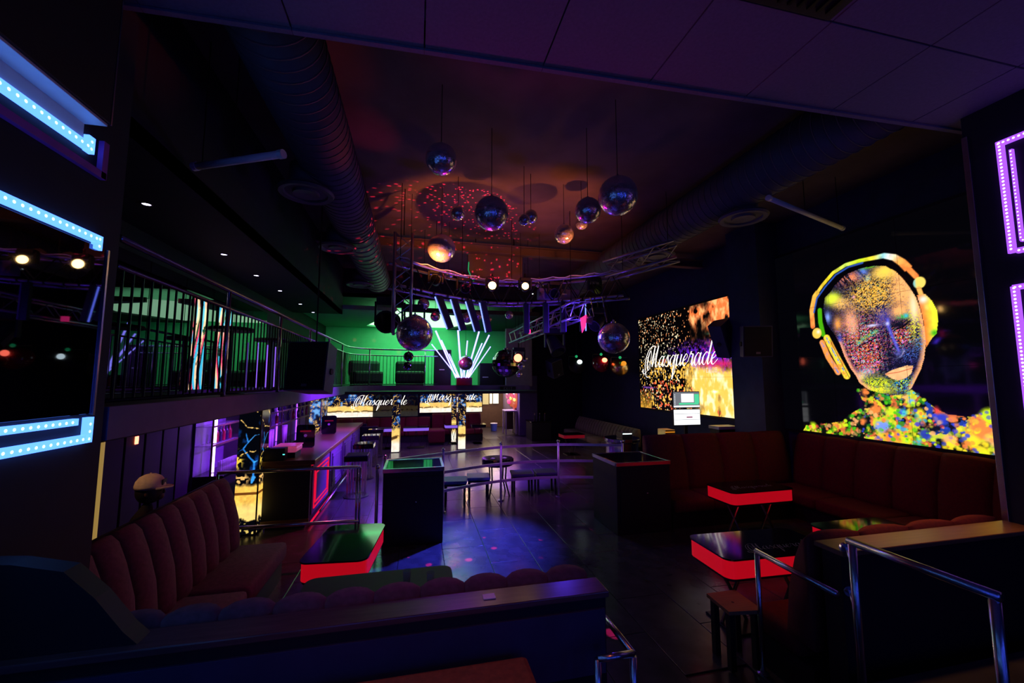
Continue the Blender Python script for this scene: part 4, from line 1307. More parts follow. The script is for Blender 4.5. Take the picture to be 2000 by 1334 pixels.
# round drinks table behind the rail
rt = thing('drinks_table', 'round black drinks table on bent legs behind the curved rail', 'table', (1.72, 8.85, 0))
MB().lathe([(0.02, 0.60), (0.30, 0.60), (0.34, 0.62), (0.345, 0.73), (0.33, 0.75), (0.02, 0.75)], 28, (1.72, 8.85, 0)).build('top', 'black_gloss', rt, smooth=False)
for k in range(4):
    a = R(45 + 90 * k)
    c, s = math.cos(a), math.sin(a)
    MB().tube([(1.72 + .22 * c, 8.85 + .22 * s, 0.6), (1.72 + .20 * c, 8.85 + .20 * s, 0.3), (1.72 + .30 * c, 8.85 + .30 * s, 0)], 0.016, 8).build('leg', 'black_metal', rt, smooth=True)
for x, lab in ((1.60, 'left'), (1.86, 'right')):
    c_ = thing('candle_dish', f'small glowing square dish, {lab} one on the round drinks table', 'dish', (x, 8.78, 0.75), R(45), 'dishes on the drinks table')
    bx((-.04, -.04, 0.0005), (.04, .04, 0.014), 0.004).build('plate', 'white_plastic', c_, False)


def low_stool(x, y, top, label, wd=0.46):
    t = thing('low_stool', label, 'stool', (x, y, 0), R(-6), 'low square stools behind the rail')
    h = wd / 2
    bx((-h, -h, 0.40), (h, h, 0.46), 0.015).build('seat', top, t, False)
    bx((-h + .02, -h + .02, 0.36), (h - .02, h - .02, 0.40)).build('apron', 'black', t, False)
    for sx in (-1, 1):
        for sy in (-1, 1):
            bx((sx * (h - .045) - .02, sy * (h - .045) - .02, 0), (sx * (h - .045) + .02, sy * (h - .045) + .02, 0.36)).build('leg', 'black', t, False)


low_stool(0.78, 8.42, 'blue_vinyl', 'blue topped low stool right beside the left podium')
low_stool(1.27, 8.62, 'blue_vinyl', 'blue topped low stool between two rail posts')
low_stool(2.22, 8.72, 'navy', 'dark low stool right of the round drinks table')
low_stool(2.74, 8.72, 'navy', 'dark low stool next to the middle right rail post')

# ================================================================== PERSON BEHIND THE LEFT SOFA
def skin_body(name, joints, edges, radii, m, parent, root=0, sub=2):
    me = bpy.data.meshes.new(name)
    me.from_pydata(joints, edges, [])
    o = put(name, me, parent)
    md = o.modifiers.new('skin', 'SKIN')
    for i, r in enumerate(radii):
        v = me.skin_vertices[0].data[i]
        v.radius = r if isinstance(r, tuple) else (r, r)
        v.use_root = (i == root)
    o.modifiers.new('sub', 'SUBSURF').levels = sub
    o.modifiers['sub'].render_levels = sub
    me.materials.append(MATS[m])
    return o


pe = thing('person', 'person in dark clothes and pale cap sitting behind the left sofa', 'person', (-2.66, 4.97, 0), R(8))
# local frame: facing +x, seat at z 0.55
J = [(0, 0, .62), (0, 0, .85), (0.01, 0, 1.05), (0.03, 0, 1.13), (0.05, 0, 1.19),
     (0, .17, 1.03), (0.08, .22, .80), (0.26, .16, .72), (0.33, .12, .72),
     (0, -.17, 1.03), (0.08, -.22, .80), (0.26, -.16, .72), (0.33, -.12, .72),
     (0.05, .10, .60), (0.24, .12, .52), (0.20, .12, .10), (0.28, .13, .05),
     (0.05, -.10, .60), (0.24, -.12, .52), (0.20, -.12, .10), (0.28, -.13, .05)]
E_ = [(0, 1), (1, 2), (2, 3), (3, 4), (2, 5), (5, 6), (6, 7), (7, 8), (2, 9), (9, 10), (10, 11), (11, 12), (0, 13), (13, 14), (14, 15), (15, 16), (0, 17), (17, 18), (18, 19), (19, 20)]
RR = [(.14, .17), (.13, .16), (.11, .15), .05, .05, .065, .05, .04, .035, .065, .05, .04, .035, .09, .075, .05, .045, .09, .075, .05, .045]
skin_body('body', J, E_, RR, 'dark_cloth', pe)
hd_ = MB()
hd_.sphere((0.06, 0, 1.30), 0.098, 20, 14, (1.05, 0.82, 1.22))
hd_.sphere((0.135, 0, 1.25), 0.045, 12, 8, (0.8, 0.9, 0.9))
hd_.sphere((0.163, 0, 1.29), 0.017, 8, 6, (1, 0.8, 1.3))
for s in (-1, 1):
    hd_.sphere((0.05, s * .082, 1.29), 0.024, 8, 6, (0.7, 0.4, 1.2))
hdo = hd_.build('head', 'skin', pe, False, smooth=True)
ey = MB()
for s in (-1, 1):
    ey.sphere((0.150, s * .034, 1.315), 0.011, 8, 6)
ey.build('eyes', 'hair', hdo, False, smooth=True)
MB().sphere((0.158, 0, 1.235), 0.018, 8, 6, (.5, 1.3, .35)).build('mouth', 'bottle_red', hdo, False)
MB().sphere((0.02, 0, 1.30), 0.104, 18, 12, (0.85, 0.86, 1.12)).build('hair', 'hair', hdo, False, smooth=True)
cap = thing('cap', 'pale baseball cap with dark front print on the seated person', 'cap', (-2.66, 4.97, 1.33), R(8))
cb = MB()
prof = [(0.118, 0.0), (0.122, 0.03), (0.112, 0.075), (0.085, 0.115), (0.045, 0.138), (0.008, 0.143)]
cb.lathe(prof, 24, (0.045, 0, 0.0))
cb.xform(Matrix.Diagonal((1.05, 0.92, 1, 1)))
cb.build('crown', 'cap_cloth', cap, False, smooth=True)
bv = MB()
poly = [(0.13, -.10)] + [(0.13 + .11 * math.cos(t), .10 * math.sin(t)) for t in np.linspace(-PI / 2, PI / 2, 9)] + [(0.13, .10), (0.10, 0)]
bv.prism(poly, 0.0, 0.012)
bv.build('brim', 'cap_cloth', cap, False)
bx((0.158, -.05, 0.03), (0.170, .05, 0.085), 0.004).build('front_print', 'hair', cap, False)
MB().sphere((0.047, 0, 0.144), 0.010, 8, 6).build('button', 'cap_cloth', cap, False)
ps_ = thing('bar_chair', 'black stool carrying the person with the cap', 'stool', (-2.66, 4.97, 0))
MB().lathe([(0.02, .46), (0.19, .46), (0.2, .49), (0.19, .52), (0.02, .52)], 20, (-2.66, 4.97, 0)).build('seat', 'black', ps_)
for k in range(4):
    a = R(45 + 90 * k)
    MB().tube([(-2.66 + .13 * math.cos(a), 4.97 + .13 * math.sin(a), .46), (-2.66 + .17 * math.cos(a), 4.97 + .17 * math.sin(a), 0)], .013, 8).build('leg', 'black_metal', ps_)
# gold edge and panels of the wall behind
pn = thing('wall_panelling', 'dark wall panelling with gold edge behind the left sofa', 'panel', (-3.6, 5.6, 0))
bx((-3.62, 5.80, 0.05), (-3.54, 5.825, 2.0)).build('gold_edge', 'gold_sheen_emit', pn)  # emission stands in for light caught by the gold trim
for k in range(5):
    bx((-3.62, 5.86 + k * .40, 0.05), (-3.585, 6.22 + k * .40, 1.98), 0.006).build('panel', 'wall_dark', pn)
pin = thing('indicator_lamp', 'tiny red indicator lamp on the dark panelling', 'light', (-3.58, 6.45, 1.62))
bx((-3.585, 6.42, 1.58), (-3.57, 6.48, 1.68), 0.004).build('lens', 'lamp_red', pin)


# ================================================================== BACKLIT COLUMNS
def paint_tree(wd):
    k = wd / 0.31

    def f(x, y):
        u = x / k
        im = np.zeros(x.shape + (3,)) + np.array([3., 4., 10.])
        n = fbm(x * 9, y * 7, 80)
        im = over(im, np.clip((n - .62) * 5, 0, 1) * (y > .95), (10, 50, 120))
        top = .78 + .10 * (fbm(x * 14, y * 3, 81) - .5)
        g = np.clip((top - y) / .05, 0, 1) * np.clip((y - .20 - .12 * (fbm(x * 12, y * 12, 82) - .5)) / .02, 0, 1)
        gc = np.array([255., 196., 84.]) * (0.78 + .45 * fbm(x * 20, y * 20, 83))[..., None]
        im = im * (1 - g[..., None]) + np.clip(gc, 0, 255) * g[..., None]
        im = over(im, g * (np.abs(y - .62) < .022), (110, 60, 20))
        im = over(im, g * np.clip((.50 - y) / .1, 0, 1) * .5, (255, 235, 160))
        sp = vnoise(x / .028, y / .028, 84)
        im = over(im, (sp > .62) * np.exp(-(((u - .08) / .10) ** 2 + ((y - .84) / .08) ** 2)) * 1.5, (245, 190, 110))
        im = over(im, (sp > .66) * np.exp(-(((u - .02) / .06) ** 2 + ((y - 1.12) / .12) ** 2)) * 1.5, (240, 200, 70))
        im = over(im, (sp > .72) * (y < .17), (220, 190, 100))
        for pts, w0, c in (([(.25, .82), (.25, 1.10), (.185, 1.17), (.08, 1.31), (.15, 1.41), (.11, 1.55)], .016, (40, 130, 225)),
                           ([(.15, 1.41), (.24, 1.52), (.30, 1.53)], .010, (60, 140, 220)), ([(.08, 1.31), (.02, 1.27)], .010, (20, 70, 140)),
                           ([(.25, 1.10), (.29, 1.12)], .016, (60, 170, 240)), ([(.25, .86), (.23, .78)], .03, (60, 160, 240))):
            d, t = dline(u, y, pts)
            d = d + (fbm(x * 30, y * 30, 85) - .5) * .012
            im = over(im, np.clip((w0 * (1.1 - .6 * t) - d) / .006, 0, 1), c)
        for pts in ([(.21, 2.0), (.215, 1.93), (.26, 1.89), (.31, 1.83)], [(.03, 1.76), (.08, 1.71), (.12, 1.65), (.20, 1.64), (.30, 1.62)],
                    [(.0, 1.15), (.06, 1.22), (.14, 1.25)], [(.18, 1.27), (.24, 1.26), (.29, 1.29), (.30, 1.26)]):
            d, t = dline(u, y, pts)
            d = d + (vnoise(x / .02, y / .02, 86) - .5) * .016
            im = over(im, np.clip((.006 - d) / .004, 0, 1), (250, 200, 110))
        return im
    return f


def paint_marble(seed, H, lo=.46, blue=(18, 70, 150)):
    def f(x, y):
        v = y / H
        im = np.zeros(x.shape + (3,)) + np.array([6., 8., 22.])
        wx, wy = x + .12 * fbm(x * 6, y * 6, seed), y + .12 * fbm(x * 6, y * 6, seed + 1)
        n = fbm(wx * 7, wy * 7, seed + 2)
        im = over(im, np.clip((n - .55) * 7, 0, 1), blue)
        im = over(im, np.clip((n - .66) * 9, 0, 1), (110, 170, 230))
        r = np.minimum(np.abs(fbm(wx * 5, wy * 6, seed + 3, 4) - .5), np.abs(fbm(wx * 6, wy * 5, seed + 13, 4) - .46))
        im = over(im, np.clip((.016 - r) / .010, 0, 1), (240, 185, 90))
        e = lo + .05 * (fbm(x * 7, y * 2, seed + 4) - .5) * 2
        g = np.clip((e - v) / .05, 0, 1)
        gc = np.array([255., 205., 110.]) + np.clip((lo * .55 - v) / .1, 0, 1)[..., None] * np.array([0., 35., 110.])
        im = im * (1 - g[..., None]) + np.clip(gc * (.85 + .3 * fbm(x * 12, y * 12, seed + 5))[..., None], 0, 255) * g[..., None]
        d = np.abs(v - lo * .52 - .06 * (fbm(x * 4, y * 0 + 3, seed + 6) - .5) * 2)
        im = over(im, np.clip((.035 - d) / .02, 0, 1) * (fbm(x * 9, y * 9, seed + 7) > .42) * .9, (60, 38, 10))
        return im
    return f


def column(x0, y0, x1, y1, z1, label, pf, ps, dx=0.012):
    t = thing('backlit_column', label, 'column', ((x0 + x1) / 2, (y0 + y1) / 2, 0), 0, 'backlit columns')
    picture('front_panel', (x0, y0, 0.02), (1, 0, 0), (0, 0, 1), x1 - x0 - .012, z1 - .02, pf, 'backlit', t, 1, 1, dx, 0.004, 0.01)
    picture('side_panel', (x1, y0 + .012, 0.02), (0, 1, 0), (0, 0, 1), y1 - y0 - .012, z1 - .02, ps, 'backlit', t, 1, 1, dx, 0.004, 0.01)
    bx((x0, y0 + .011, 0), (x1 - .011, y1, z1)).build('core', 'black', t)
    bx((x1 - .014, y0 - .006, 0), (x1 + .004, y0 + .012, z1)).build('corner_trim', 'brown_frame', t)
    return t


column(-2.745, 7.40, -2.42, 7.78, 2.0, 'large backlit column with blue tree on gold at the bar end', paint_tree(.31), paint_tree(.36), 0.008)
column(-2.70, 11.6, -2.42, 12.4, 2.0, 'backlit marble column behind the bar counter', paint_marble(100, 2.0, .2), paint_marble(105, 2.0, .2), 0.02)
column(-0.80, 14.5, -0.53, 14.75, 2.0, 'backlit blue and gold column in the middle of the lounge', paint_marble(110, 2.0, .42), paint_marble(115, 2.0, .42), 0.014)
column(1.335, 16.3, 1.53, 16.5, 2.0, 'thin far backlit column partly hidden beside its twin', paint_marble(120, 2.0, .45), paint_marble(125, 2.0, .45), 0.016)
column(1.43, 14.6, 1.70, 14.85, 2.0, 'backlit blue and gold column right of the lounge screen', paint_marble(130, 2.0, .42), paint_marble(135, 2.0, .42), 0.014)

# ================================================================== BAR
bar = thing('bar_counter', 'long bar counter with dark end panel and red light lines', 'bar', (-2.05, 10, 0))
bx((-2.40, 7.55, 0.10), (-1.70, 13.6, 1.02)).build('body', 'black', bar)
bx((-2.36, 7.6, 0.0), (-1.76, 13.55, 0.10)).build('plinth', 'black', bar)
bx((-2.44, 7.50, 1.02), (-1.62, 13.65, 1.10), 0.012).build('worktop', 'bar_wood', bar)
bx((-2.41, 7.535, 0.98), (-1.69, 7.552, 1.02)).build('edge_moulding', 'bar_wood', bar)
bx((-2.41, 7.53, 0.10), (-1.69, 7.55, 0.15)).build('edge_moulding', 'bar_wood', bar)
for k in range(4):
    y0 = 7.68 + k * 1.48
    p = bx((-1.70, y0, 0.16), (-1.685, y0 + 1.34, 0.98), 0.004).build('front_panel', 'violet_paint', bar)
    lm = 'led_red_bar' if k == 0 else 'violet_paint'
    for inset in (0.10, 0.19):
        a0, a1, c0, c1 = y0 + inset, y0 + 1.34 - inset, 0.16 + inset * .8, 0.98 - inset * .8
        for lo, hi in (((a0, c0), (a1, c0 + .018)), ((a0, c1 - .018), (a1, c1)), ((a0, c0), (a0 + .02, c1)), ((a1 - .02, c0), (a1, c1))):
            bx((-1.686, lo[0], lo[1]), (-1.668, hi[0], hi[1])).build('light_line', lm, p)
bx((-1.69, 7.56, 1.0), (-1.664, 9.9, 1.018)).build('light_line', 'led_red_bar', bar)
bx((-1.70, 7.56, 0.04), (-1.674, 9.2, 0.06)).build('light_line', 'led_red_bar', bar)
MB().tube([(-1.55, 7.7, 0.22), (-1.55, 13.4, 0.22)], 0.02, 8).build('foot_rail', 'steel_rail', bar, smooth=True)

# back bar: shelves in violet light
def back_bar(y0, y1, bays, label):
    t = thing('back_bar_shelf', label, 'shelf', (-3.5, (y0 + y1) / 2, 0))
    bx((-3.62, y0, 0.0), (-3.585, y1, 1.98)).build('back_panel', 'violet_paint', t)
    bx((-3.585, y0, 0.0), (-3.15, y1, 0.78)).build('cabinet', 'black', t)
    bx((-3.585, y0 - .01, 0.78), (-3.13, y1 + .01, 0.82), 0.006).build('worktop', 'black_gloss', t)
    for z in (1.30, 1.62):
        bx((-3.585, y0, z), (-3.33, y1, z + .018)).build('shelf_board', 'glass_tint', t)
        bx((-3.335, y0, z - .006), (-3.322, y1, z + .022)).build('shelf_lip', 'brown_frame', t)
    for k in range(bays + 1):
        y = y0 + (y1 - y0) * k / bays
        bx((-3.34, y - .012, 0.82), (-3.318, y + .012, 1.98)).build('upright', 'brown_frame', t)
    return t


back_bar(7.95, 9.05, 1, 'violet lit back bar bay nearest the entrance')
back_bar(9.9, 14.9, 6, 'long violet lit back bar with bottles behind the counter')
lt_ = thing('light_tube', 'glaring violet light tube standing in the near back bar bay', 'light', (-3.42, 8.22, 0.82))
MB().cyl((-3.42, 8.24, 0.83), (-3.42, 8.24, 1.29), 0.022, n=12).build('tube', 'led_violet_core', lt_)
MB().cyl((-3.42, 8.24, 1.33), (-3.42, 8.24, 1.95), 0.030, n=12).build('tube', 'led_violet_core', lt_)
for k, y in enumerate((10.05, 12.0, 13.8)):
    t = thing('light_tube', ['violet light tube at the near end of the long back bar', 'violet light tube in the middle of the long back bar', 'violet light tube at the far end of the long back bar'][k], 'light', (-3.55, y, 0.83), 0, 'tubes of the long back bar')
    MB().cyl((-3.56, y, 0.83), (-3.56, y, 1.95), 0.016, n=10).build('tube', 'led_violet', t)

BOT = [(0.001, 0), (.036, 0), (.038, .02), (.038, .16), (.030, .19), (.013, .215), (.012, .27), (.001, .27)]
bmes = {m: MB().lathe(BOT, 12).mesh('bottle', m, True) for m in ('bottle_dark', 'bottle_red')}
cmes = MB().lathe([(.001, .27), (.0145, .27), (.0145, .30), (.001, .30)], 10).mesh('bottle_cap', 'gold')


def bottle(x, y, z, m, label, group):
    t = thing('bottle', label, 'bottle', (x, y, z), 0, group)
    put('glass', bmes[m], t)
    put('bottle_cap', cmes, t)


ordn = ['first', 'second', 'third', 'fourth', 'fifth', 'sixth', 'seventh', 'eighth', 'ninth', 'tenth', 'eleventh', 'twelfth']
for k in range(10):
    bottle(-3.45, 10.15 + k * .48, 1.3185, 'bottle_dark' if k % 3 else 'bottle_red', f'{ordn[k]} bottle from the near end on the lower long shelf', 'bottles on the lower long shelf')
for k in range(10):
    bottle(-3.45, 10.35 + k * .46, 1.6385, 'bottle_dark', f'{ordn[k]} bottle from the near end on the upper long shelf', 'bottles on the upper long shelf')
for k in range(5):
    bottle(-3.45, 8.38 + k * .13, 1.3185, 'bottle_red' if k % 2 == 0 else 'bottle_dark', f'{ordn[k]} bottle beside the glaring tube in the near bay', 'bottles in the near bay')
gl = MB().lathe([(.028, 0), (.034, .11), (.031, .11), (.026, .008)], 12).mesh('glass', 'glass_tint', True)
for k in range(8):
    for j in range(2):
        t = thing('tumbler', f'{ordn[k]} upturned tumbler, {"lower" if j == 0 else "upper"} layer, on the near back bar top', 'glass', (-3.24 + .0 * j, 8.05 + k * .085, 0.8205 + j * .1125), 0, 'stacked tumblers')
        put('bowl', gl, t)
cup = MB().lathe([(.001, 0), (.045, 0), (.05, .42), (.001, .42)], 14).mesh('cups', 'white_plastic', True)
for k, (x, y) in enumerate(((-3.3, 10.6), (-3.3, 10.78), (-3.28, 11.6), (-3.3, 11.8))):
    t = thing('cup_stack', f'{ordn[k]} tall stack of plastic cups from the near end on the back bar', 'cups', (x, y, 0.8205), 0, 'stacks of cups')
    put('sleeve', cup, t)
    MB().lathe([(.05, .42), (.053, .425), (.053, .44), (.045, .44)], 14).build('rim', 'white_plastic', t, False)
tub = thing('bar_caddy', 'pink glowing plastic tub on the near end of the bar', 'tub', (-2.14, 7.95, 1.1))
bx((-2.34, 7.75, 1.19), (-1.98, 8.15, 1.29), 0.03).build('tub', 'pink_plastic', tub)
bx((-2.35, 7.74, 1.28), (-1.97, 8.16, 1.30), 0.008).build('lid', 'pink_plastic', tub)
bx((-2.32, 7.77, 1.10), (-2.0, 8.13, 1.19)).build('tray', 'black', tub)
tl = thing('till', 'black till with small display at the near bar end', 'till', (-2.25, 7.65, 1.1))
bx((-2.42, 7.55, 1.10), (-2.10, 7.72, 1.30), 0.01).build('body', 'black', tl)
bx((-2.13, 7.545, 1.19), (-2.10, 7.552, 1.205)).build('lamp', 'pin_cyan', tl)
for k, (x, y, lab) in enumerate(((-2.12, 8.9, 'bar menu board with pink line nearer the entrance'), (-2.1, 11.0, 'bar menu board with pink line farther along the counter'))):
    t = thing('menu_board', lab, 'board', (x, y, 1.1), 0, 'boards standing on the bar')
    MB().prism(rrect(x - .17, 1.10, x + .17, 1.54, .05), y, y + .03, 1).build('board', 'black_gloss', t)
    bx((x - .10, y - .004, 1.40), (x + .10, y, 1.43)).build('strip', 'led_red_dim', t)
    MB().cyl((x, y - .003, 1.33), (x, y + .001, 1.33), .03).build('emblem', 'white_plastic', t)
    bx((x - .14, y - .04, 1.10), (x + .14, y + .08, 1.115)).build('foot', 'black', t)

# ---- bar stools with rod cages
sw = thing('bar_stool', 'boxy black bar stool with rod cage, nearest of the row', 'stool', (-1.2, 9.35, 0), 0, 'bar stools along the counter')
bx((-.24, -.24, 0.74), (.24, .24, 0.86), 0.02).build('seat', 'black_gloss', sw, False)
MB().lathe([(.24, .0), (.25, .012), (.05, .03)], 24).build('foot_ring', 'black_metal', sw, False)
rodm = MB().cyl((0, 0, .02), (0, 0, .74), .009, n=6).mesh('rod', 'steel_rail')
for k in range(18):
    a = 2 * PI * k / 18
    put('rod', rodm, sw, (.19 * math.cos(a), .19 * math.sin(a), 0))
for y, lab in ((10.95, 'second from the entrance'), (12.5, 'third from the entrance'), (14.0, 'farthest of the row')):
    copy_tree(sw, None, (-1.25, y, 0), 0, f'boxy black bar stool with rod cage, {lab}')

# ================================================================== LOUNGE BELOW THE FAR BALCONY
def lounge_screen(x0, x1, z0, z1, seed, label, word, wx, wz, wh, dim_from=None):
    t = thing('lounge_screen', label, 'screen', ((x0 + x1) / 2, 17.4, z0))
    base = paint_marble(seed, z1 - z0, .50)

    def f(x, y):
        # the pattern mirrors about the middle of the screen
        h = (x1 - x0) / 2
        im = base(np.abs(x - h * (1.0 if dim_from is None else .55)), y)
        if dim_from is not None:
            im = im * np.where(x > dim_from, .16, 1.0)[..., None]
        return im
    picture('screen_panel', (x0, 17.4, z0), (1, 0, 0), (0, 0, 1), x1 - x0, z1 - z0, f, 'backlit', t, 3, 1, 0.02, 0.004, 0.05)
    bx((x0 - .03, 17.42, z0 - .03), (x1 + .03, 17.6, z1 + .03)).build('back_frame', 'black', t)
    if word:
        place_word('lettering', script_word(word, wh, 0.3, .04, .15, 8), (wx, 17.392, wz), (1, 0, 0), (0, 0, 1), 'letter_white', t)
    return t


lounge_screen(-3.45, 0.05, 0.95, 1.86, 200, 'wide lounge screen with script lettering, its right part dim', 'Masquerade', -2.45, 1.42, 0.185, 1.75)
lounge_screen(0.12, 2.70, 1.08, 1.93, 220, 'lounge screen with script lettering behind the two right columns', 'Masquerade', 0.42, 1.58, 0.185)


def lounge_sofa(x0, x1, label, top=1.0):
    t = thing('lounge_sofa', label, 'sofa', ((x0 + x1) / 2, 17, 0))
    sofa_run(t, (x1, 17.38), R(180), x1 - x0, top, .5, 'red_velvet', .8, max(1, round((x1 - x0) / 1.0)))
    return t


lounge_sofa(-3.4, 0.55, 'red lounge sofa below the wide lounge screen', .93)
lounge_sofa(0.62, 2.62, 'red lounge sofa below the right lounge screen', 1.06)
ot = thing('lounge_pouf', 'orange red pouf end of the lounge seating', 'pouf', (0.75, 16.2, 0))
bx((0.45, 15.7, 0.08), (1.05, 16.55, 0.55), 0.05).build('cushion', 'red_velvet', ot, smooth=False)
bx((0.5, 15.75, 0.0), (1.0, 16.5, 0.09)).build('base', 'black', ot)


def band_table(x0, x1, y, label, m='led_violet_soft', z=0.62):
    t = thing('lounge_table', label, 'table', ((x0 + x1) / 2, y, 0), 0, 'lounge tables with glowing edge')
    MB().prism(rrect(x0, y - .3, x1, y + .3, .08), z + .10, z + .115).build('table_top', 'black_gloss', t)
    MB().prism(rrect(x0 + .01, y - .29, x1 - .01, y + .29, .07), z, z + .10).build('light_band', m, t)
    for x in (x0 + .3, x1 - .3):
        MB().tube([(x - .15, y, z), (x, y, .02), (x + .15, y, z)], .014, 8).build('leg', 'black_metal', t)
        bx((x - .15, y - .2, 0), (x + .15, y + .2, .02)).build('foot_plate', 'black_metal', t)


band_table(-1.35, -0.62, 15.4, 'violet edged lounge table left of the middle column')
band_table(-0.45, 0.45, 15.4, 'violet edged lounge table right of the middle column')
band_table(1.05, 1.75, 16.0, 'violet edged lounge table beside the far thin column')
band_table(2.0, 2.6, 15.9, 'dark lounge table near the corridor mouth', 'black_gloss')
for k, (x, lab) in enumerate(((-1.5, 'black lounge armchair left of the violet tables'), (-1.95, 'black lounge armchair close to the bar end'))):
    t = thing('lounge_chair', lab, 'chair', (x, 14.6 + k * .9, 0), 0, 'lounge chairs')
    y = 14.6 + k * .9
    bx((x - .25, y - .25, .32), (x + .25, y + .25, .46), .03).build('seat', 'black', t)
    bx((x - .27, y - .27, .44), (x + .27, y - .18, .90), .03).build('backrest', 'black', t)
    for sx in (-1, 1):
        for sy in (-1, 1):
            MB().cyl((x + sx * .2, y + sy * .2, 0), (x + sx * .2, y + sy * .2, .33), .016, n=8).build('leg', 'black_metal', t)

# ---- corridor things
ld = thing('wall_lightbox', 'warm yellow light box at the corridor end, left one', 'light', (3.47, 21.15, 1.16))
bx((3.32, 21.12, 1.16), (3.62, 21.18, 2.02), .004).build('panel', 'corridor_yellow', ld)
ld2 = thing('wall_lightbox', 'slim white glowing panel at the corridor end', 'light', (3.74, 21.1, 1.2))
bx((3.68, 21.05, 1.2), (3.80, 21.14, 2.1), .004).build('panel', 'corridor_white', ld2)
ld3 = thing('wall_lightbox', 'framed white light box at the corridor end, right one', 'light', (4.0, 21.12, 1.18))
bx((3.86, 21.10, 1.2), (4.14, 21.15, 1.8), .004).build('panel', 'corridor_white', ld3)
bx((3.84, 21.16, 1.18), (4.16, 21.199, 1.82)).build('frame', 'black', ld3)
dk = thing('reception_desk', 'violet lit white counter table in the corridor', 'table', (3.9, 18.6, 0))
bx((3.85, 18.0, 1.0), (4.38, 18.75, 1.06), .01).build('table_top', 'white_plastic', dk)
for x in (3.88, 4.34):
    for y in (18.05, 18.7):
        bx((x - .025, y - .025, 0), (x + .025, y + .025, .98)).build('leg', 'white_plastic', dk)
bx((3.9, 18.4, 0.2), (4.3, 18.44, .99)).build('modesty_panel', 'brown_frame', dk)
nf = thing('neon_flower', 'pink and orange neon flower sign on the corridor wall', 'sign', (4.38, 18.9, 1.15))
MB().prism(rrect(18.0, 1.15, 19.6, 2.02, .3), 4.37, 4.395, 0).build('backing', 'neon_orange', nf)
for k, (y, z) in enumerate(((20.0, 1.82), (19.3, 1.90), (18.5, 1.88), (19.9, 1.62), (19.2, 1.70), (18.5, 1.66))):
    ring = [(4.34, y + .22 * math.cos(t), z + .10 * math.sin(t)) for t in np.linspace(0, 2 * PI, 16, endpoint=False)]
    MB().tube(ring, .016, 6, True).build('neon_loop', 'neon_white' if k in (0, 1, 2) else 'neon_pink', nf)
MB().sphere((4.33, 19.1, 1.55), .09, 12, 8, (.3, 2.2, .8)).build('petal', 'neon_yellow', nf)
MB().sphere((4.33, 18.35, 1.52), .09, 12, 8, (.3, 2.6, .8)).build('petal', 'neon_yellow', nf)
MB().sphere((4.33, 19.5, 1.38), .13, 12, 8, (.3, 2.8, .9)).build('petal', 'neon_pink', nf)
MB().sphere((4.32, 18.4, 1.22), .11, 12, 8, (.3, 1.8, 1.5)).build('petal', 'neon_orange', nf)
bk = thing('bucket', 'small blue bin standing on the corridor floor', 'bin', (3.62, 19.6, 0))
MB().lathe([(.14, 0), (.17, .34), (.155, .34), (.13, .02)], 16, (3.62, 19.6, 0)).build('bin', 'blue_vinyl', bk)
MB().lathe([(.17, .33), (.18, .345), (.17, .36), (.15, .345)], 16, (3.62, 19.6, 0)).build('rim', 'white_plastic', bk)


# ================================================================== RIGHT SIDE: DJ DESK, SPEAKERS, OLIVE SOFA
dj = thing('dj_desk', 'dark desk with equipment behind the red sofa', 'desk', (6.0, 8.4, 0))
bx((5.25, 7.98, 1.02), (7.38, 8.75, 1.07), .01).build('worktop', 'black_gloss', dj)
for x in (5.27, 6.1, 7.30):
    bx((x, 8.0, 0), (x + .05, 8.7, 1.02)).build('leg_panel', 'black', dj)
bx((5.27, 8.6, .3), (7.35, 8.63, 1.02)).build('back_panel', 'black', dj)
side = thing('round_console', 'rounded mirror topped console reflecting green light beside the desk', 'console', (4.7, 8.6, 0))
MB().lathe([(.02, 0), (.36, 0), (.38, .05), (.38, .95), (.42, .98), (.42, 1.04), (.02, 1.04)], 30, (4.78, 9.1, 0)).build('drum', 'chrome', side)
MB().lathe([(.02, 1.04), (.41, 1.04), (.41, 1.055), (.02, 1.055)], 30, (4.78, 9.1, 0)).build('mirror_top', 'mirror', side)
bx((4.72, 8.715, .6), (4.74, 8.725, .62)).build('indicator', 'lamp_red', side)
mo = thing('monitor_stack', 'two bright white monitors stacked on the desk', 'monitor', (5.9, 8.2, 1.07))
for z0, m in ((1.40, 'monitor_white'), (1.79, 'monitor_grey')):
    s_ = bx((5.57, 8.19, z0), (6.26, 8.23, z0 + .37), .006).build('housing', 'black', mo)
    bx((5.585, 8.183, z0 + .02), (6.245, 8.191, z0 + .355)).build('display', m, s_)
d_ = bx((5.585, 8.181, 1.81), (6.245, 8.184, 1.845)).build('task_bar', 'monitor_white', mo)
bx((5.78, 8.180, 1.92), (6.10, 8.184, 2.11)).build('open_window', 'monitor_white', mo)
bx((6.12, 8.180, 1.90), (6.235, 8.184, 2.10)).build('wallpaper_patch', 'screen_green', mo)
bx((5.72, 8.180, 1.865), (6.22, 8.1835, 1.905)).build('wallpaper_patch', 'screen_green', mo)
for k in range(7):
    bx((5.61, 8.180, 1.87 + k * .035), (5.625, 8.184, 1.885 + k * .035)).build('icon', 'monitor_white', mo)
bx((5.9, 8.181, 1.575), (6.05, 8.1835, 1.6)).build('text_line', 'pink_plastic', mo)
for z in (1.53, 1.66):
    bx((5.59, 8.181, z), (6.24, 8.1835, z + .006)).build('text_line', 'print', mo)
bx((5.88, 8.23, 1.08), (5.95, 8.27, 2.1)).build('stand', 'black', mo)
bx((5.75, 8.12, 1.07), (6.08, 8.36, 1.082)).build('stand_foot', 'black', mo)
am = thing('rack_unit', 'small rack unit with amber slots left of the monitors', 'equipment', (5.3, 8.2, 1.07))
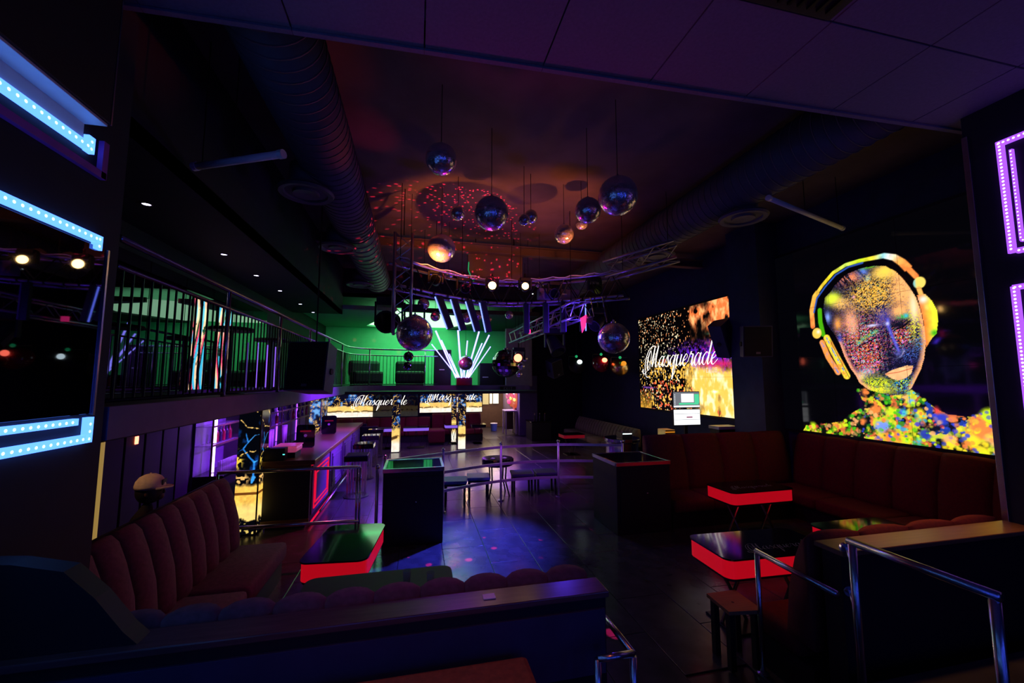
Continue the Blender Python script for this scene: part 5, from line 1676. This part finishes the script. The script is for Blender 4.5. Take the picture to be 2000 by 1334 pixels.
bx((5.30, 8.1, 1.07), (5.54, 8.4, 1.33), .006).build('case', 'gold', am)
for k in range(4):
    bx((5.29, 8.094, 1.11 + k * .055), (5.53, 8.101, 1.125 + k * .055)).build('slot', 'lamp_amber', am)
mx = thing('mixer', 'black mixer with white lit front edge on the round console', 'equipment', (4.85, 9.0, 1.056))
bx((4.72, 8.95, 1.056), (4.98, 9.25, 1.18), .008).build('case', 'black', mx)
bx((4.73, 8.944, 1.145), (4.96, 8.951, 1.165)).build('light_bar', 'lamp_white', mx)
for k in range(4):
    MB().cyl((4.76 + k * .055, 9.03, 1.18), (4.76 + k * .055, 9.03, 1.20), .013, n=10).build('knob', 'steel_rail', mx)
pr = thing('printer', 'pale flat box right of the monitors under the screen', 'box', (6.95, 8.25, 1.07))
bx((6.7, 8.15, 1.29), (7.25, 8.5, 1.36), .01).build('lid', 'white_plastic', pr)
bx((6.72, 8.17, 1.07), (7.2, 8.48, 1.285), .01).build('body', 'black', pr)

# pillar, black boxes and loudspeakers
pl_ = struct('wall_pillar', bx((6.95, 7.1, 0), (7.5, 7.95, 5.8)), 'navy', 'navy pillar between the two wall screens', 'pillar')


def speaker(loc, size, rot, label, m='speaker_box', front='speaker_cloth', hang=False):
    w_, d_, h_ = size
    t = thing('loudspeaker', label, 'speaker', loc)
    t.rotation_euler = rot
    MB().prism([(-w_ / 2, -d_ / 2), (w_ / 2, -d_ / 2), (w_ * .32, d_ / 2), (-w_ * .32, d_ / 2)], -h_ / 2, h_ / 2).build('cabinet', m, t, False)
    bx((-w_ / 2 + .02, -d_ / 2 - .012, -h_ / 2 + .02), (w_ / 2 - .02, -d_ / 2, h_ / 2 - .02), .006).build('grille', front, t, False)
    bx((-.04, -d_ / 2 - .016, -h_ / 2 + .06), (.04, -d_ / 2 - .011, -h_ / 2 + .10)).build('badge', 'print', t, False)
    for s in (-1, 1):
        MB().cyl((s * w_ * .42, 0, -.05), (s * (w_ * .42 + .02), 0, -.05), .05, n=12).build('handle_cup', 'black', t, False)
    MB().tube([(0, d_ / 2 - .02, 0), (0, d_ / 2 + .12, .05)], .02, 8).build('bracket', 'black_metal', t, False)
    if hang:
        MB().cyl((loc[0], loc[1], loc[2] + h_ * .45), (loc[0], loc[1], 5.81), .012, n=8).build('hanger', 'black_metal', t).matrix_parent_inverse = (Matrix.Translation(Vector(loc)) @ Euler(rot).to_matrix().to_4x4()).inverted() @ Matrix.Translation(Vector(loc))
    return t


speaker((-1.60, 7.12, 2.60), (0.62, 0.55, 0.76), (R(-8), 0, R(-14)), 'large black loudspeaker hung before the balcony railing', hang=True)
speaker((6.90, 8.14, 3.38), (0.52, 0.34, 0.80), (R(0), R(-28), R(24)), 'tilted dark loudspeaker in front of the lettering screen', 'speaker_box', 'speaker_box')
speaker((6.66, 7.0, 3.2), (0.55, 0.4, 0.62), (R(5), 0, R(-20)), 'black loudspeaker mounted on the navy pillar')
speaker((4.75, 14.0, 2.85), (0.48, 0.45, 0.60), (R(12), R(-20), R(20)), 'small tilted loudspeaker beyond the truss near the end wall', hang=True)

# olive sofa with low tables far right
ol = thing('olive_sofa', 'olive channel back sofa along the far right wall', 'sofa', (6.5, 14, 0))
sofa_run(ol, (6.62, 11.4), R(90), 4.6, .95, .22, 'olive_velvet', .8, 4)
band_table(4.6, 5.35, 12.9, 'low table with red and blue lit edge before the olive sofa', 'led_red_dim', .55)
bc_ = thing('side_cabinet', 'dark cabinet with small things at the far right end', 'cabinet', (4.9, 16.5, 0))
bx((4.5, 16.0, 0), (5.3, 16.9, .72), .01).build('body', 'black', bc_)
bx((4.48, 15.98, .72), (5.32, 16.92, .76), .006).build('top', 'black_gloss', bc_)
for k in range(3):
    bottle(4.7 + k * .22, 16.3, .7605, 'bottle_dark', f'{ordn[k]} bottle from the left on the far dark cabinet', 'bottles on the far cabinet')

# bright theatre heads on the right far wall
for k, (x, y, z, m, lm, lab) in enumerate(((5.75, 14.3, 2.95, 'black', 'lamp_white', 'green bodied stage lamp with white lens on the far right'), (6.3, 13.4, 2.98, 'bottle_red', 'lamp_red', 'red bodied stage lamp with red lens on the far right'), (6.75, 12.9, 2.85, 'gold', 'lamp_amber', 'amber stage lamp partly behind the right mirror ball'))):
    t = thing('stage_lamp', lab, 'lamp', (x, y, z), 0, 'stage lamps by the far right wall')
    MB().lathe([(.10, .0), (.17, .10), (.19, .30), (.16, .44), (.05, .48)], 20).xform(Matrix.Translation((x, y, z)) @ Matrix.Rotation(R(-70), 4, 'X') @ Matrix.Translation((0, 0, -.3)) @ Matrix.Diagonal((1.5, 1.5, 1.2, 1))).build('body', m, t, smooth=True)
    MB().sphere((x - .02, y - .36, z + .12), .10, 16, 8, (1, .35, .8)).build('lens', lm, t, smooth=True)
    MB().tube([(x - .3, y, z), (x - .3, y, z + .34), (x + .3, y, z + .34), (x + .3, y, z)], .012, 6).build('yoke', 'black_metal', t)
    MB().tube([(x, y, z + .3), (x, y, 5.8)], .01, 6).build('hanger', 'black_metal', t)
    MB().sphere((x - .12, y - .3, z + .32), .05, 10, 6).build('side_lens', 'lamp_green', t)

# ================================================================== CEILING: DUCTS, BATTENS, BEAMS
def duct(x, z, y0, y1, label, drops):
    t = thing('air_duct', label, 'duct', (x, (y0 + y1) / 2, z))
    MB().cyl((x, y0, z), (x, y1, z), .36, n=28).build('pipe', 'duct', t, smooth=True)
    ring = [(.364 * math.cos(a), 0, .364 * math.sin(a)) for a in np.linspace(0, 2 * PI, 28, endpoint=False)]
    rm = MB().tube(ring, .009, 5, True).mesh('seam', 'duct', True)
    y = y0 + .1
    while y < y1:
        put('seam', rm, t, Vector((x, y, z)) - Vector(t['_o']), (0, 0, R(5)))
        y += .14 if y < 8 else .3
    for k, (dx, dy) in enumerate(drops):
        d = MB().cyl((x + dx, dy, z - .1), (x + dx, dy, 4.98), .21, n=24).build('drop_pipe', 'duct', t, smooth=True)
        MB().lathe([(.21, .10), (.33, .06), (.35, .03), (.33, 0), (.27, .01), (.26, .035), (.17, .03), (.16, 0), (.10, .01), (.01, .02)], 30, (x + dx, dy, 4.88)).build('diffuser', 'duct', d)
    for yy in (y0 + .6, (y0 + y1) / 2, y1 - .6):
        MB().cyl((x, yy, z + .3), (x, yy, 5.81), .012, n=6).build('hanger', 'black_metal', t)
    return t


duct(-1.22, 5.36, 3.05, 12.6, 'long round air duct along the left of the ceiling', [(-.28, 5.75), (-.30, 8.1), (-.3, 11.2)])
duct(4.72, 5.36, 2.95, 12.6, 'long round air duct along the right of the ceiling', [(.12, 5.15), (-.06, 7.2)])


def batten(p0, p1, label, hang=(.45, .95)):
    t = thing('tube_fitting', label, 'light fitting', p0)
    a, b = Vector(p0), Vector(p1)
    MB().cyl(a, b, .035, n=10).build('tube', 'white_plastic', t, smooth=True)
    for p in (a, b):
        d = (b - a).normalized() * .05
        MB().cyl(p - d * .5, p + d * .5, .042, n=10).build('end_cap', 'white_plastic', t)
    for f in hang:
        q = a.lerp(b, f)
        MB().cyl(q, (q.x, q.y, 5.8), .006, n=5).build('wire', 'black_metal', t)


batten((-2.16, 4.43, 4.50), (-1.27, 4.0, 4.50), 'unlit tube fitting hanging over the left balcony edge', (.08, .45))
batten((4.72, 4.55, 4.94), (6.85, 5.22, 4.94), 'unlit tube fitting hanging on the right of the ceiling')
bm1 = thing('ceiling_beam', 'warm lit steel beam crossing the ceiling behind the balls', 'beam', (2, 9.4, 5.4))
bx((-2.2, 9.34, 5.42), (7.4, 9.40, 5.60)).build('web', 'ceiling', bm1)
bx((-2.2, 9.28, 5.40), (7.4, 9.46, 5.425)).build('flange', 'ceiling', bm1)
bx((-2.2, 9.28, 5.59), (7.4, 9.46, 5.615)).build('flange', 'ceiling', bm1)
for x in (-1, 2.2, 6):
    MB().cyl((x, 9.37, 5.6), (x, 9.37, 5.82), .015, n=6).build('hanger', 'black_metal', bm1)
hp = thing('ceiling_panel', 'square hanging ceiling panel speckled with red light', 'panel', (1.8, 9.9, 4.7))
bx((1.12, 9.5, 4.72), (2.45, 9.56, 5.42), .01).build('panel', 'ceiling', hp)
bx((1.10, 9.48, 5.42), (2.47, 9.60, 5.46)).build('top_rail', 'black_metal', hp)
for x in (1.3, 2.25):
    MB().cyl((x, 9.53, 5.45), (x, 9.53, 5.81), .01, n=6).build('hanger', 'black_metal', hp)
MB().tube([(1.13, 9.47, 5.2), (1.12, 9.46, 5.0), (1.18, 9.45, 4.85), (1.25, 9.46, 4.74)], .012, 6).build('cable', 'lamp_green', hp)

# ================================================================== TRUSSES
def arc_pts(pts, z, n=6):
    return [(p[0], p[1], z) for p in catmull(pts, n)]


ARC = [(-0.32, 7.02), (0.38, 7.62), (1.24, 8.12), (1.87, 8.14), (2.63, 7.78), (3.23, 7.36), (3.74, 6.92)]
ARC2 = [(-0.52, 7.30), (0.24, 7.92), (1.18, 8.45), (1.95, 8.47), (2.80, 8.08), (3.46, 7.63), (4.0, 7.16)]
tr = thing('arched_truss', 'curved lighting truss spanning the room below the mirror balls', 'truss', (1.8, 7.8, 4.0))
ch = {}
for nm, pts, z in (('a', ARC, 4.0), ('b', ARC, 4.45), ('c', ARC2, 4.0), ('d', ARC2, 4.45)):
    ch[nm] = arc_pts(pts, z)
    MB().tube(ch[nm], .026, 8).build('chord', 'truss', tr, smooth=True)
nn = len(ch['a'])
for i in range(0, nn - 2, 2):
    for p, q in (('a', 'b'), ('c', 'd'), ('a', 'c'), ('b', 'd')):
        s, e = (i, i + 2) if (i // 2) % 2 == 0 else (i + 2, i)
        MB().tube([ch[p][s], ch[q][e]], .010, 6).build('brace', 'black_metal', tr)
for i in (0, nn // 4, nn // 2, 3 * nn // 4, nn - 1):
    MB().tube([ch['b'][i], (ch['b'][i][0], ch['b'][i][1], 5.80)], .006, 5).build('hanger', 'black_metal', tr)
# cables and clamps along the chords
for i in range(1, nn - 1, 2):
    a = Vector(ch['a'][i])
    MB().cyl(a - Vector((.02, .01, 0)), a + Vector((.02, .01, 0)), .034, n=8).build('clamp', 'black', tr)
cab = [(p[0], p[1] - .03, p[2] + .03 + .02 * math.sin(i * 1.9)) for i, p in enumerate(ch['b'])]
MB().tube(cab, .010, 6).build('cable', 'white_plastic', tr, smooth=True)


def box_truss(p0, p1, s, label, n, name='box_truss'):
    """straight truss; s is the side"""
    p0, p1 = Vector(p0), Vector(p1)
    d = (p1 - p0).normalized()
    a = Vector((0, 0, 1)) if abs(d.z) < .8 else Vector((1, 0, 0))
    b = d.cross(a).normalized()
    a = b.cross(d).normalized()
    t = thing(name, label, 'truss', tuple(p0))
    off = [(-a - b) * s / 2, (-a + b) * s / 2, (a + b) * s / 2, (a - b) * s / 2]
    for o_ in off:
        MB().tube([p0 + o_, p1 + o_], .024, 8).build('chord', 'truss', t, smooth=True)
    for k in range(n):
        q0, q1 = p0.lerp(p1, k / n), p0.lerp(p1, (k + 1) / n)
        for f in range(4):
            o1, o2 = off[f], off[(f + 1) % 4]
            if k % 2:
                o1, o2 = o2, o1
            MB().tube([q0 + o1, q1 + o2], .009, 5).build('brace', 'truss', t)
    return t, off


tv, _ = box_truss((-0.28, 7.25, 4.95), (-0.28, 7.25, 3.2), .29, 'upright truss hanging at the left end of the arch', 7)
MB().tube([(-0.28, 7.25, 4.95), (-0.28, 7.25, 5.81)], .008, 5).build('hanger', 'black_metal', tv)
t2, _ = box_truss((2.92, 6.9, 3.72), (2.92, 12.4, 3.72), .29, 'straight truss running away to the back of the room', 18)
for y in (7.5, 12.2):
    MB().tube([(2.92, y, 3.85), (2.92, y, 5.81)], .006, 5).build('hanger', 'black_metal', t2)
t3, _ = box_truss((3.5, 7.1, 4.5), (4.4, 6.2, 4.68), .30, 'short truss stub sticking out at the right end of the arch', 4)
for f in (.2,):
    MB().tube([(4.3, 6.3, 4.7), (4.3, 6.3, 5.81)], .006, 5).build('hanger', 'black_metal', t3)

# ---- moving heads and hot lamps on the arch
def moving_head(p, label, face=(0, -1, -.15), lens='black_gloss', s=1.0, lr=.085):
    t = thing('moving_head', label, 'stage light', p)
    x, y, z = p
    bx((x - .12 * s, y - .07 * s, z + .12 * s), (x + .12 * s, y + .07 * s, z + .20 * s), .01).build('base', 'black', t)
    for k in (-1, 1):
        bx((x + k * .13 * s - .018, y - .04, z - .06 * s), (x + k * .13 * s + .018, y + .04, z + .16 * s), .006).build('arm', 'black', t)
    f = Vector(face).normalized()
    c = Vector((x, y, z - .02 * s))
    hb = MB().cyl(c - f * .11 * s, c + f * .13 * s, .075 * s, .105 * s, 18).build('head', 'black', t, smooth=False)
    MB().cyl(c + f * .128 * s, c + f * .137 * s, lr * s, n=18).build('lens', lens, hb)
    MB().tube([(x, y, z + .20 * s), (x, y, z + .30 * s)], .018, 8).build('clamp', 'black_metal', t)
    return t


moving_head((1.43, 8.0, 4.30), 'glaring warm stage light, left one of the bright pair', (-.15, -1, .05), 'lamp_warm', .9, .085)
moving_head((2.09, 7.9, 4.30), 'glaring warm stage light, right one of the bright pair', (-.22, -1, .05), 'lamp_warm', .9, .075)
moving_head((0.30, 7.72, 4.30), 'round black stage light at the left of the arch', (-.1, -1, 0))
moving_head((0.86, 8.02, 4.26), 'black stage light between left end and bright pair', (.2, -1, -.3))
moving_head((2.72, 7.92, 4.24), 'black stage light right of the bright pair', (-.3, -1, -.4))
moving_head((3.40, 7.45, 4.25), 'black stage light near the right end of the arch', (.2, -1, -.4))
moving_head((-0.52, 7.9, 3.55), 'large black moving light below the upright truss', (-.2, -1, -.2), s=2.0)
moving_head((-0.10, 8.1, 3.55), 'black moving light just right of the upright truss', (.3, -1, -.2), s=1.6)
moving_head((3.02, 8.8, 3.25), 'large black moving light under the straight truss', (.2, -.6, -.8), s=1.7)
moving_head((3.35, 7.2, 3.55), 'violet lit moving light beside the right mirror ball', (-.6, -.3, -.5), s=1.2)
moving_head((2.72, 11.0, 3.05), 'red glowing stage light at the far truss', (-.35, -1, -.05), 'lamp_red', 1.3, .085)
pb = thing('power_bar', 'violet dimmer box with white printed mark on the arch', 'equipment', (2.9, 7.9, 4.1))
bx((2.45, 8.10, 4.12), (3.35, 8.28, 4.34), .01).build('case', 'violet_paint', pb)
bx((2.95, 8.095, 4.22), (3.06, 8.101, 4.245)).build('mark', 'white_plastic', pb)
bx((2.30, 8.099, 4.2), (2.32, 8.12, 4.215)).build('indicator', 'lamp_white', pb)
pb2 = thing('pink_filter', 'pink lit filter plate hanging off the straight truss', 'equipment', (2.55, 9.3, 3.5))
bx((2.50, 9.38, 3.52), (2.62, 9.41, 3.62), .004).build('plate', 'neon_pink', pb2)
MB().tube([(2.56, 9.4, 3.60), (2.80, 9.4, 3.60)], .008, 5).build('arm', 'black_metal', pb2)
MB().tube([(2.56, 9.4, 3.60), (2.56, 9.4, 5.81)], .005, 5).build('hanger', 'black_metal', pb2)
sw_ = thing('wing_plate', 'violet and pink barn door plates at the right of the arch', 'equipment', (3.2, 7.0, 3.3))
MB().prism([(2.90, 3.55), (3.02, 3.62), (3.00, 3.40), (2.93, 3.28)], 6.98, 7.0, 1).build('plate', 'neon_pink', sw_)
MB().prism([(3.0, 3.62), (3.18, 3.60), (3.14, 3.45), (3.0, 3.48)], 7.02, 7.04, 1).build('plate', 'violet_paint', sw_)
MB().tube([(3.2, 7.05, 3.6), (3.2, 7.2, 4.0)], .012, 6).build('arm', 'steel_rail', sw_)
MB().tube([(3.45, 7.05, 3.5), (3.40, 7.1, 4.0)], .012, 6).build('arm', 'steel_rail', sw_)

# ---- slanted light battens below the arch
BAT = [((0.30, 7.60, 3.97), (0.54, 7.66, 3.36), 'first'), ((0.60, 7.80, 3.97), (0.80, 7.86, 3.36), 'second'), ((0.90, 7.90, 3.96), (1.10, 7.96, 3.36), 'third'), ((1.19, 7.98, 3.96), (1.33, 8.04, 3.36), 'fourth')]
for a, b, lab in BAT:
    t = thing('light_batten', f'{lab} slanted blue light batten from the left under the arch', 'light', a, 0, 'light battens under the left arch')
    a, b = Vector(a), Vector(b)
    d = (b - a).normalized()
    X_ = Vector((.9, .45, 0)).normalized()
    X_ = (X_ - d * X_.dot(d)).normalized()
    n_ = d.cross(X_)
    m4 = lambda u, v, w_: a + X_ * u + n_ * v + d * w_
    L = (b - a).length
    vs = [m4(u, v, w_) for w_ in (0, L) for u, v in ((0, -.03), (.12, -.03), (.12, .03), (0, .03))]
    MB().add(vs, [(0, 1, 2, 3), (4, 7, 6, 5), (0, 4, 5, 1), (1, 5, 6, 2), (2, 6, 7, 3), (3, 7, 4, 0)]).build('housing', 'black', t)
    MB().tube([m4(-.008, -.02, .01), m4(-.008, -.02, L - .01)], .013, 8).build('tube', 'tube_blue', t)
    MB().tube([m4(.06, 0, 0), m4(.06, 0, -.06)], .012, 6).build('clamp', 'black_metal', t)
for k, (x, y, lit) in enumerate(((2.14, 8.02, 0), (2.50, 7.84, 0), (2.80, 7.65, 0), (3.12, 7.42, 1))):
    t = thing('light_batten', ['hanging black batten, leftmost of four right of the glare', 'hanging black batten, second right of the glare', 'hanging black batten with amber side, third right of the glare', 'hanging batten with pale blue edge, rightmost under the arch'][k], 'light', (x, y, 3.97), 0, 'light battens under the right arch')
    bx((x - .05, y - .03, 3.36), (x + .05, y + .03, 3.97), .004).build('housing', 'black', t)
    MB().tube([(x + .055, y - .035, 3.37), (x + .055, y - .035, 3.96)], .011, 8).build('tube', 'tube_blue' if lit else 'violet_paint', t)
    MB().tube([(x, y, 3.97), (x, y, 4.02)], .012, 6).build('clamp', 'black_metal', t)

# ---- fan of bright tubes standing on the far balcony
fan = thing('tube_fan', 'fan of bright violet white light tubes above the far balcony', 'light', (1.48, 13.75, 2.25))
bx((1.26, 13.62, 2.24), (1.78, 13.98, 2.50), .01).build('base', 'bottle_red', fan)
for bx_, by, tx, ty, tz, r in ((1.48, 13.6, 0.80, 13.2, 3.98, .022), (1.55, 13.62, 0.70, 13.8, 3.60, .014), (1.66, 13.58, 1.50, 13.1, 4.0, .024), (1.80, 13.58, 2.18, 13.1, 3.98, .022), (1.88, 13.6, 2.55, 13.3, 3.90, .020), (1.58, 13.7, 1.02, 13.9, 3.75, .018), (1.75, 13.7, 1.90, 13.9, 3.75, .018), (1.85, 13.75, 2.42, 14.0, 3.68, .018), (1.92, 13.75, 2.70, 13.9, 3.56, .014), (1.62, 13.75, 1.30, 14.0, 3.3, .012), (1.70, 13.78, 1.86, 14.1, 3.2, .012)):
    MB().tube([(bx_ - .24, by, 2.49), (tx - .26, ty, tz)], r * 1.15, 8).build('tube', 'tube_white', fan)

# black gear seen against the green wall on the far balcony
gear = thing('equipment_case', 'tall black equipment case standing on the far balcony', 'case', (1.2, 14.4, 2.2))
bx((0.55, 14.1, 2.2), (1.12, 14.6, 3.45), .02).build('body', 'black', gear)
bx((0.72, 14.09, 2.75), (0.89, 14.1, 2.78)).build('label_plate', 'white_plastic', gear)
gear2 = thing('equipment_case', 'low black equipment case right of the tube fan', 'case', (2.5, 14.4, 2.2))
bx((2.10, 14.1, 2.2), (2.95, 14.6, 3.0), .02).build('body', 'black', gear2)
bx((2.2, 14.09, 2.5), (2.4, 14.1, 2.53)).build('label_plate', 'white_plastic', gear2)
ar = thing('lounge_armchair', 'dark rounded armchair on the far balcony before the green wall', 'chair', (-0.3, 15.0, 2.2))
bx((-0.75, 14.7, 2.3), (0.25, 15.5, 2.72), .08).build('seat', 'black', ar)
bx((-0.78, 15.3, 2.55), (0.28, 15.6, 3.1), .10).build('backrest', 'black', ar)
bx((-0.72, 14.75, 2.2), (0.22, 15.45, 2.32)).build('base', 'black', ar)
ar2 = copy_tree(ar, None, (-1.75, 15.0, 2.2), R(20), 'dark rounded armchair on the balcony corner by the green wall')
# colourful display posts on the left balcony wall
def paint_ribbon(seed):
    def f(x, y):
        im = np.zeros(x.shape + (3,)) + np.array([4., 3., 10.])
        w_ = x + .10 * np.sin(y * 3.1 + seed) + .07 * (fbm(x * 4, y * 3, seed) - .5)
        k = np.sin(w_ * 26 + seed)
        im = over(im, np.clip((k - .1) * 3, 0, 1), (255, 205, 160))
        im = over(im, np.clip((np.sin(w_ * 26 + 1.6 + seed) - .35) * 3, 0, 1), (60, 180, 220))
        im = over(im, np.clip((np.sin(w_ * 31 + 3.2) - .6) * 4, 0, 1), (235, 60, 110))
        im = over(im, (fbm(x * 8, y * 6, seed + 3) < .40), (6, 4, 12))
        return im
    return f


for k, (y0, y1, lab) in enumerate(((7.62, 8.10, 'tall colourful ribbon display on the balcony wall, nearer one'), (8.45, 9.05, 'tall colourful ribbon display on the balcony wall, farther one'))):
    t = thing('ribbon_display', lab, 'display', (-3.58, y0, 2.25), 0, 'ribbon displays')
    picture('screen_panel', (-3.585, y0, 2.26), (0, 1, 0), (0, 0, 1), y1 - y0, 1.5, paint_ribbon(7 + 5 * k), 'led_wall', t, 1, 2, .016, .004, .01)
    bx((-3.598, y0 - .02, 2.22), (-3.588, y1 + .02, 3.80)).build('back_frame', 'black', t)
# bar tables on the left balcony
for y, lab in ((7.2, 'dark round bar table on the left balcony, nearer one'), (9.0, 'dark round bar table on the left balcony, farther one')):
    t = thing('bar_table', lab, 'table', (-2.85, y, 2.2), 0, 'bar tables on the balcony')
    MB().lathe([(.01, .98), (.30, .98), (.31, 1.0), (.30, 1.03), (.01, 1.03)], 24, (-2.85, y, 2.2)).build('top', 'black', t)
    MB().cyl((-2.85, y, 2.2), (-2.85, y, 3.2), .03, n=10).build('stem', 'black_metal', t)
    MB().lathe([(.22, 0), (.22, .015), (.03, .03)], 20, (-2.85, y, 2.2)).build('foot', 'black_metal', t)
for k, y in enumerate((10.2, 10.8, 11.4)):
    t = thing('light_tube', ['upright violet light tube on the balcony, nearest of three', 'upright violet light tube on the balcony, middle of three', 'upright violet light tube on the balcony, farthest of three'][k], 'light', (-3.45, y, 2.2), 0, 'tubes on the balcony')
    MB().cyl((-3.5, y, 2.24), (-3.5, y, 3.25), .018, n=10).build('tube', 'led_violet_soft', t)
    MB().cyl((-3.5, y, 2.2), (-3.5, y, 2.245), .03, n=10).build('socket', 'black', t)

# ================================================================== MIRROR BALLS
def ball_mesh(rows, m):
    rg = random.Random(3)
    vs, fs = [], []
    for i in range(rows):
        p0, p1 = PI * i / rows, PI * (i + 1) / rows
        n = max(6, int(2 * rows * math.sin((p0 + p1) / 2)))
        for k in range(n):
            t0, t1 = 2 * PI * k / n, 2 * PI * (k + 1) / n
            e0, e1 = (p1 - p0) * .05, (t1 - t0) * .05
            o = len(vs)
            ta, tb = rg.uniform(-.0016, .0016), rg.uniform(-.0016, .0016)
            tilt = [1 + ta + tb, 1 + ta - tb, 1 - ta - tb, 1 - ta + tb]
            for q, (p, t) in enumerate(((p0 + e0, t0 + e1), (p1 - e0, t0 + e1), (p1 - e0, t1 - e1), (p0 + e0, t1 - e1))):
                r = 1.0 * tilt[q]
                vs.append((r * math.sin(p) * math.cos(t), r * math.sin(p) * math.sin(t), r * math.cos(p)))
            fs.append((o, o + 1, o + 2, o + 3))
    me = bpy.data.meshes.new('mirror_tiles')
    me.from_pydata(vs, [], fs)
    me.materials.append(MATS[m])
    return me


BM = {}
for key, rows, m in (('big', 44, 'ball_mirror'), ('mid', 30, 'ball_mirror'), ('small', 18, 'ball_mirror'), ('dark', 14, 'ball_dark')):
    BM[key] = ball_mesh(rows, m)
core = MB().sphere((0, 0, 0), .975, 20, 12).mesh('core', 'black', True)
capm = MB().lathe([(.01, .96), (.16, .96), (.16, 1.06), (.05, 1.10), (.05, 1.18), (.01, 1.18)], 14).mesh('cap', 'steel_rail')


def ball(x, y, z, dia, label, group, top=5.8, key=None, ax=None, ay=None):
    r = dia / 2
    t = thing('mirror_ball', label, 'mirror ball', (x, y, z), 0, group)
    key = key or ('big' if dia > .33 else 'mid' if dia > .22 else 'small')
    b = put('mirror_tiles', BM[key], t)
    tag(b, kind='stuff')
    b.scale = (r, r, r)
    b.rotation_euler = (0, 0, (x * 7 + y * 3) % 3.1)
    c = put('core', core, t)
    c.scale = (r, r, r)
    k = put('cap', capm, t)
    k.scale = (r, r, r)
    MB().cyl((x, y, z + r * 1.15), (ax if ax is not None else x, ay if ay is not None else y, top), .0045, n=5).build('wire', 'black_metal', t)
    return t


G = 'mirror balls hanging from the main ceiling'
ball(0.21, 4.48, 4.90, .35, 'mirror ball hanging highest at the upper left', G)
ball(0.91, 5.16, 4.61, .45, 'large mirror ball in the middle of the ceiling group', G)
ball(2.27, 4.27, 4.59, .46, 'largest nearest mirror ball at the right of the group', G)
ball(2.15, 4.87, 4.65, .34, 'mirror ball just left of the largest nearest one', G)
ball(0.60, 6.59, 5.17, .24, 'small mirror ball between the high left and middle balls', G)
ball(1.75, 6.23, 5.07, .23, 'small front mirror ball of the overlapping pair', G)
ball(1.58, 6.02, 4.92, .18, 'small rear mirror ball of the overlapping pair', G)
ball(2.40, 6.45, 4.91, .33, 'warm lit mirror ball low beside the overlapping pair', G)
ball(2.66, 6.29, 5.06, .21, 'small mirror ball peeking out below its larger neighbour', G)
ball(0.36, 7.02, 4.69, .48, 'brilliant orange lit mirror ball above the left arch', G)
G = 'mirror balls at the trusses'
D8 = [(0.60, 8.55, 4.62, .20, 'small pink mirror ball just under the orange lit ball'), (0.33, 8.6, 4.64, .15, 'tiny mirror ball behind the left arch cables'),
      (2.25, 8.9, 4.62, .24, 'dim mirror ball behind the bright right lamp'), (2.70, 8.9, 4.65, .24, 'mirror ball hanging above the right arch on a chain')]
for x, y, z, d, lab in D8:
    ball(x, y, z, d, lab, G)
D11 = [(0.10, 9.2, 4.10, .26, 'mirror ball left of the slanted battens'), (0.62, 10.6, 4.15, .17, 'small mirror ball against the bright cove, upper'), (0.40, 10.2, 3.98, .24, 'red mirror ball against the bright cove'),
       (1.22, 10.5, 4.02, .27, 'glowing red mirror ball between battens'), (1.50, 10.5, 4.08, .24, 'mirror ball right of the last slanted batten'), (1.86, 10.8, 4.05, .14, 'tiny mirror ball right of the battens'), (2.32, 10.4, 4.12, .22, 'mirror ball at the far side of the arch middle')]
for x, y, z, d, lab in D11:
    ball(x, y, z, d, lab, G)
ball(-0.06, 7.06, 3.20, .60, 'big violet mirror ball below the left end of the arch', G, 4.0)
ball(3.35, 6.58, 3.15, .55, 'big violet mirror ball below the right end of the arch', G, 4.0, None, 3.45, 7.17)
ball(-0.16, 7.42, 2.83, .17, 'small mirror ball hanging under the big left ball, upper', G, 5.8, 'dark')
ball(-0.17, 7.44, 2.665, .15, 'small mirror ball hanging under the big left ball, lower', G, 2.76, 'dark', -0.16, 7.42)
ball(1.48, 13.0, 2.95, .46, 'mirror ball glowing pink inside the tube fan', G, 4.95)
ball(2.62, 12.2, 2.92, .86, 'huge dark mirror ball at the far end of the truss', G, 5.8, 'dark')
for k, (x, y, z, d, lab) in enumerate(((2.78, 11.3, 3.12, .20, 'upper violet mirror ball in the far truss cluster'), (2.98, 11.3, 3.02, .16, 'right violet mirror ball in the far truss cluster'), (2.85, 11.2, 2.80, .20, 'middle violet mirror ball in the far truss cluster'), (2.76, 11.1, 2.58, .18, 'lowest violet mirror ball in the far truss cluster'))):
    ball(x, y, z, d, lab, G, 5.8)
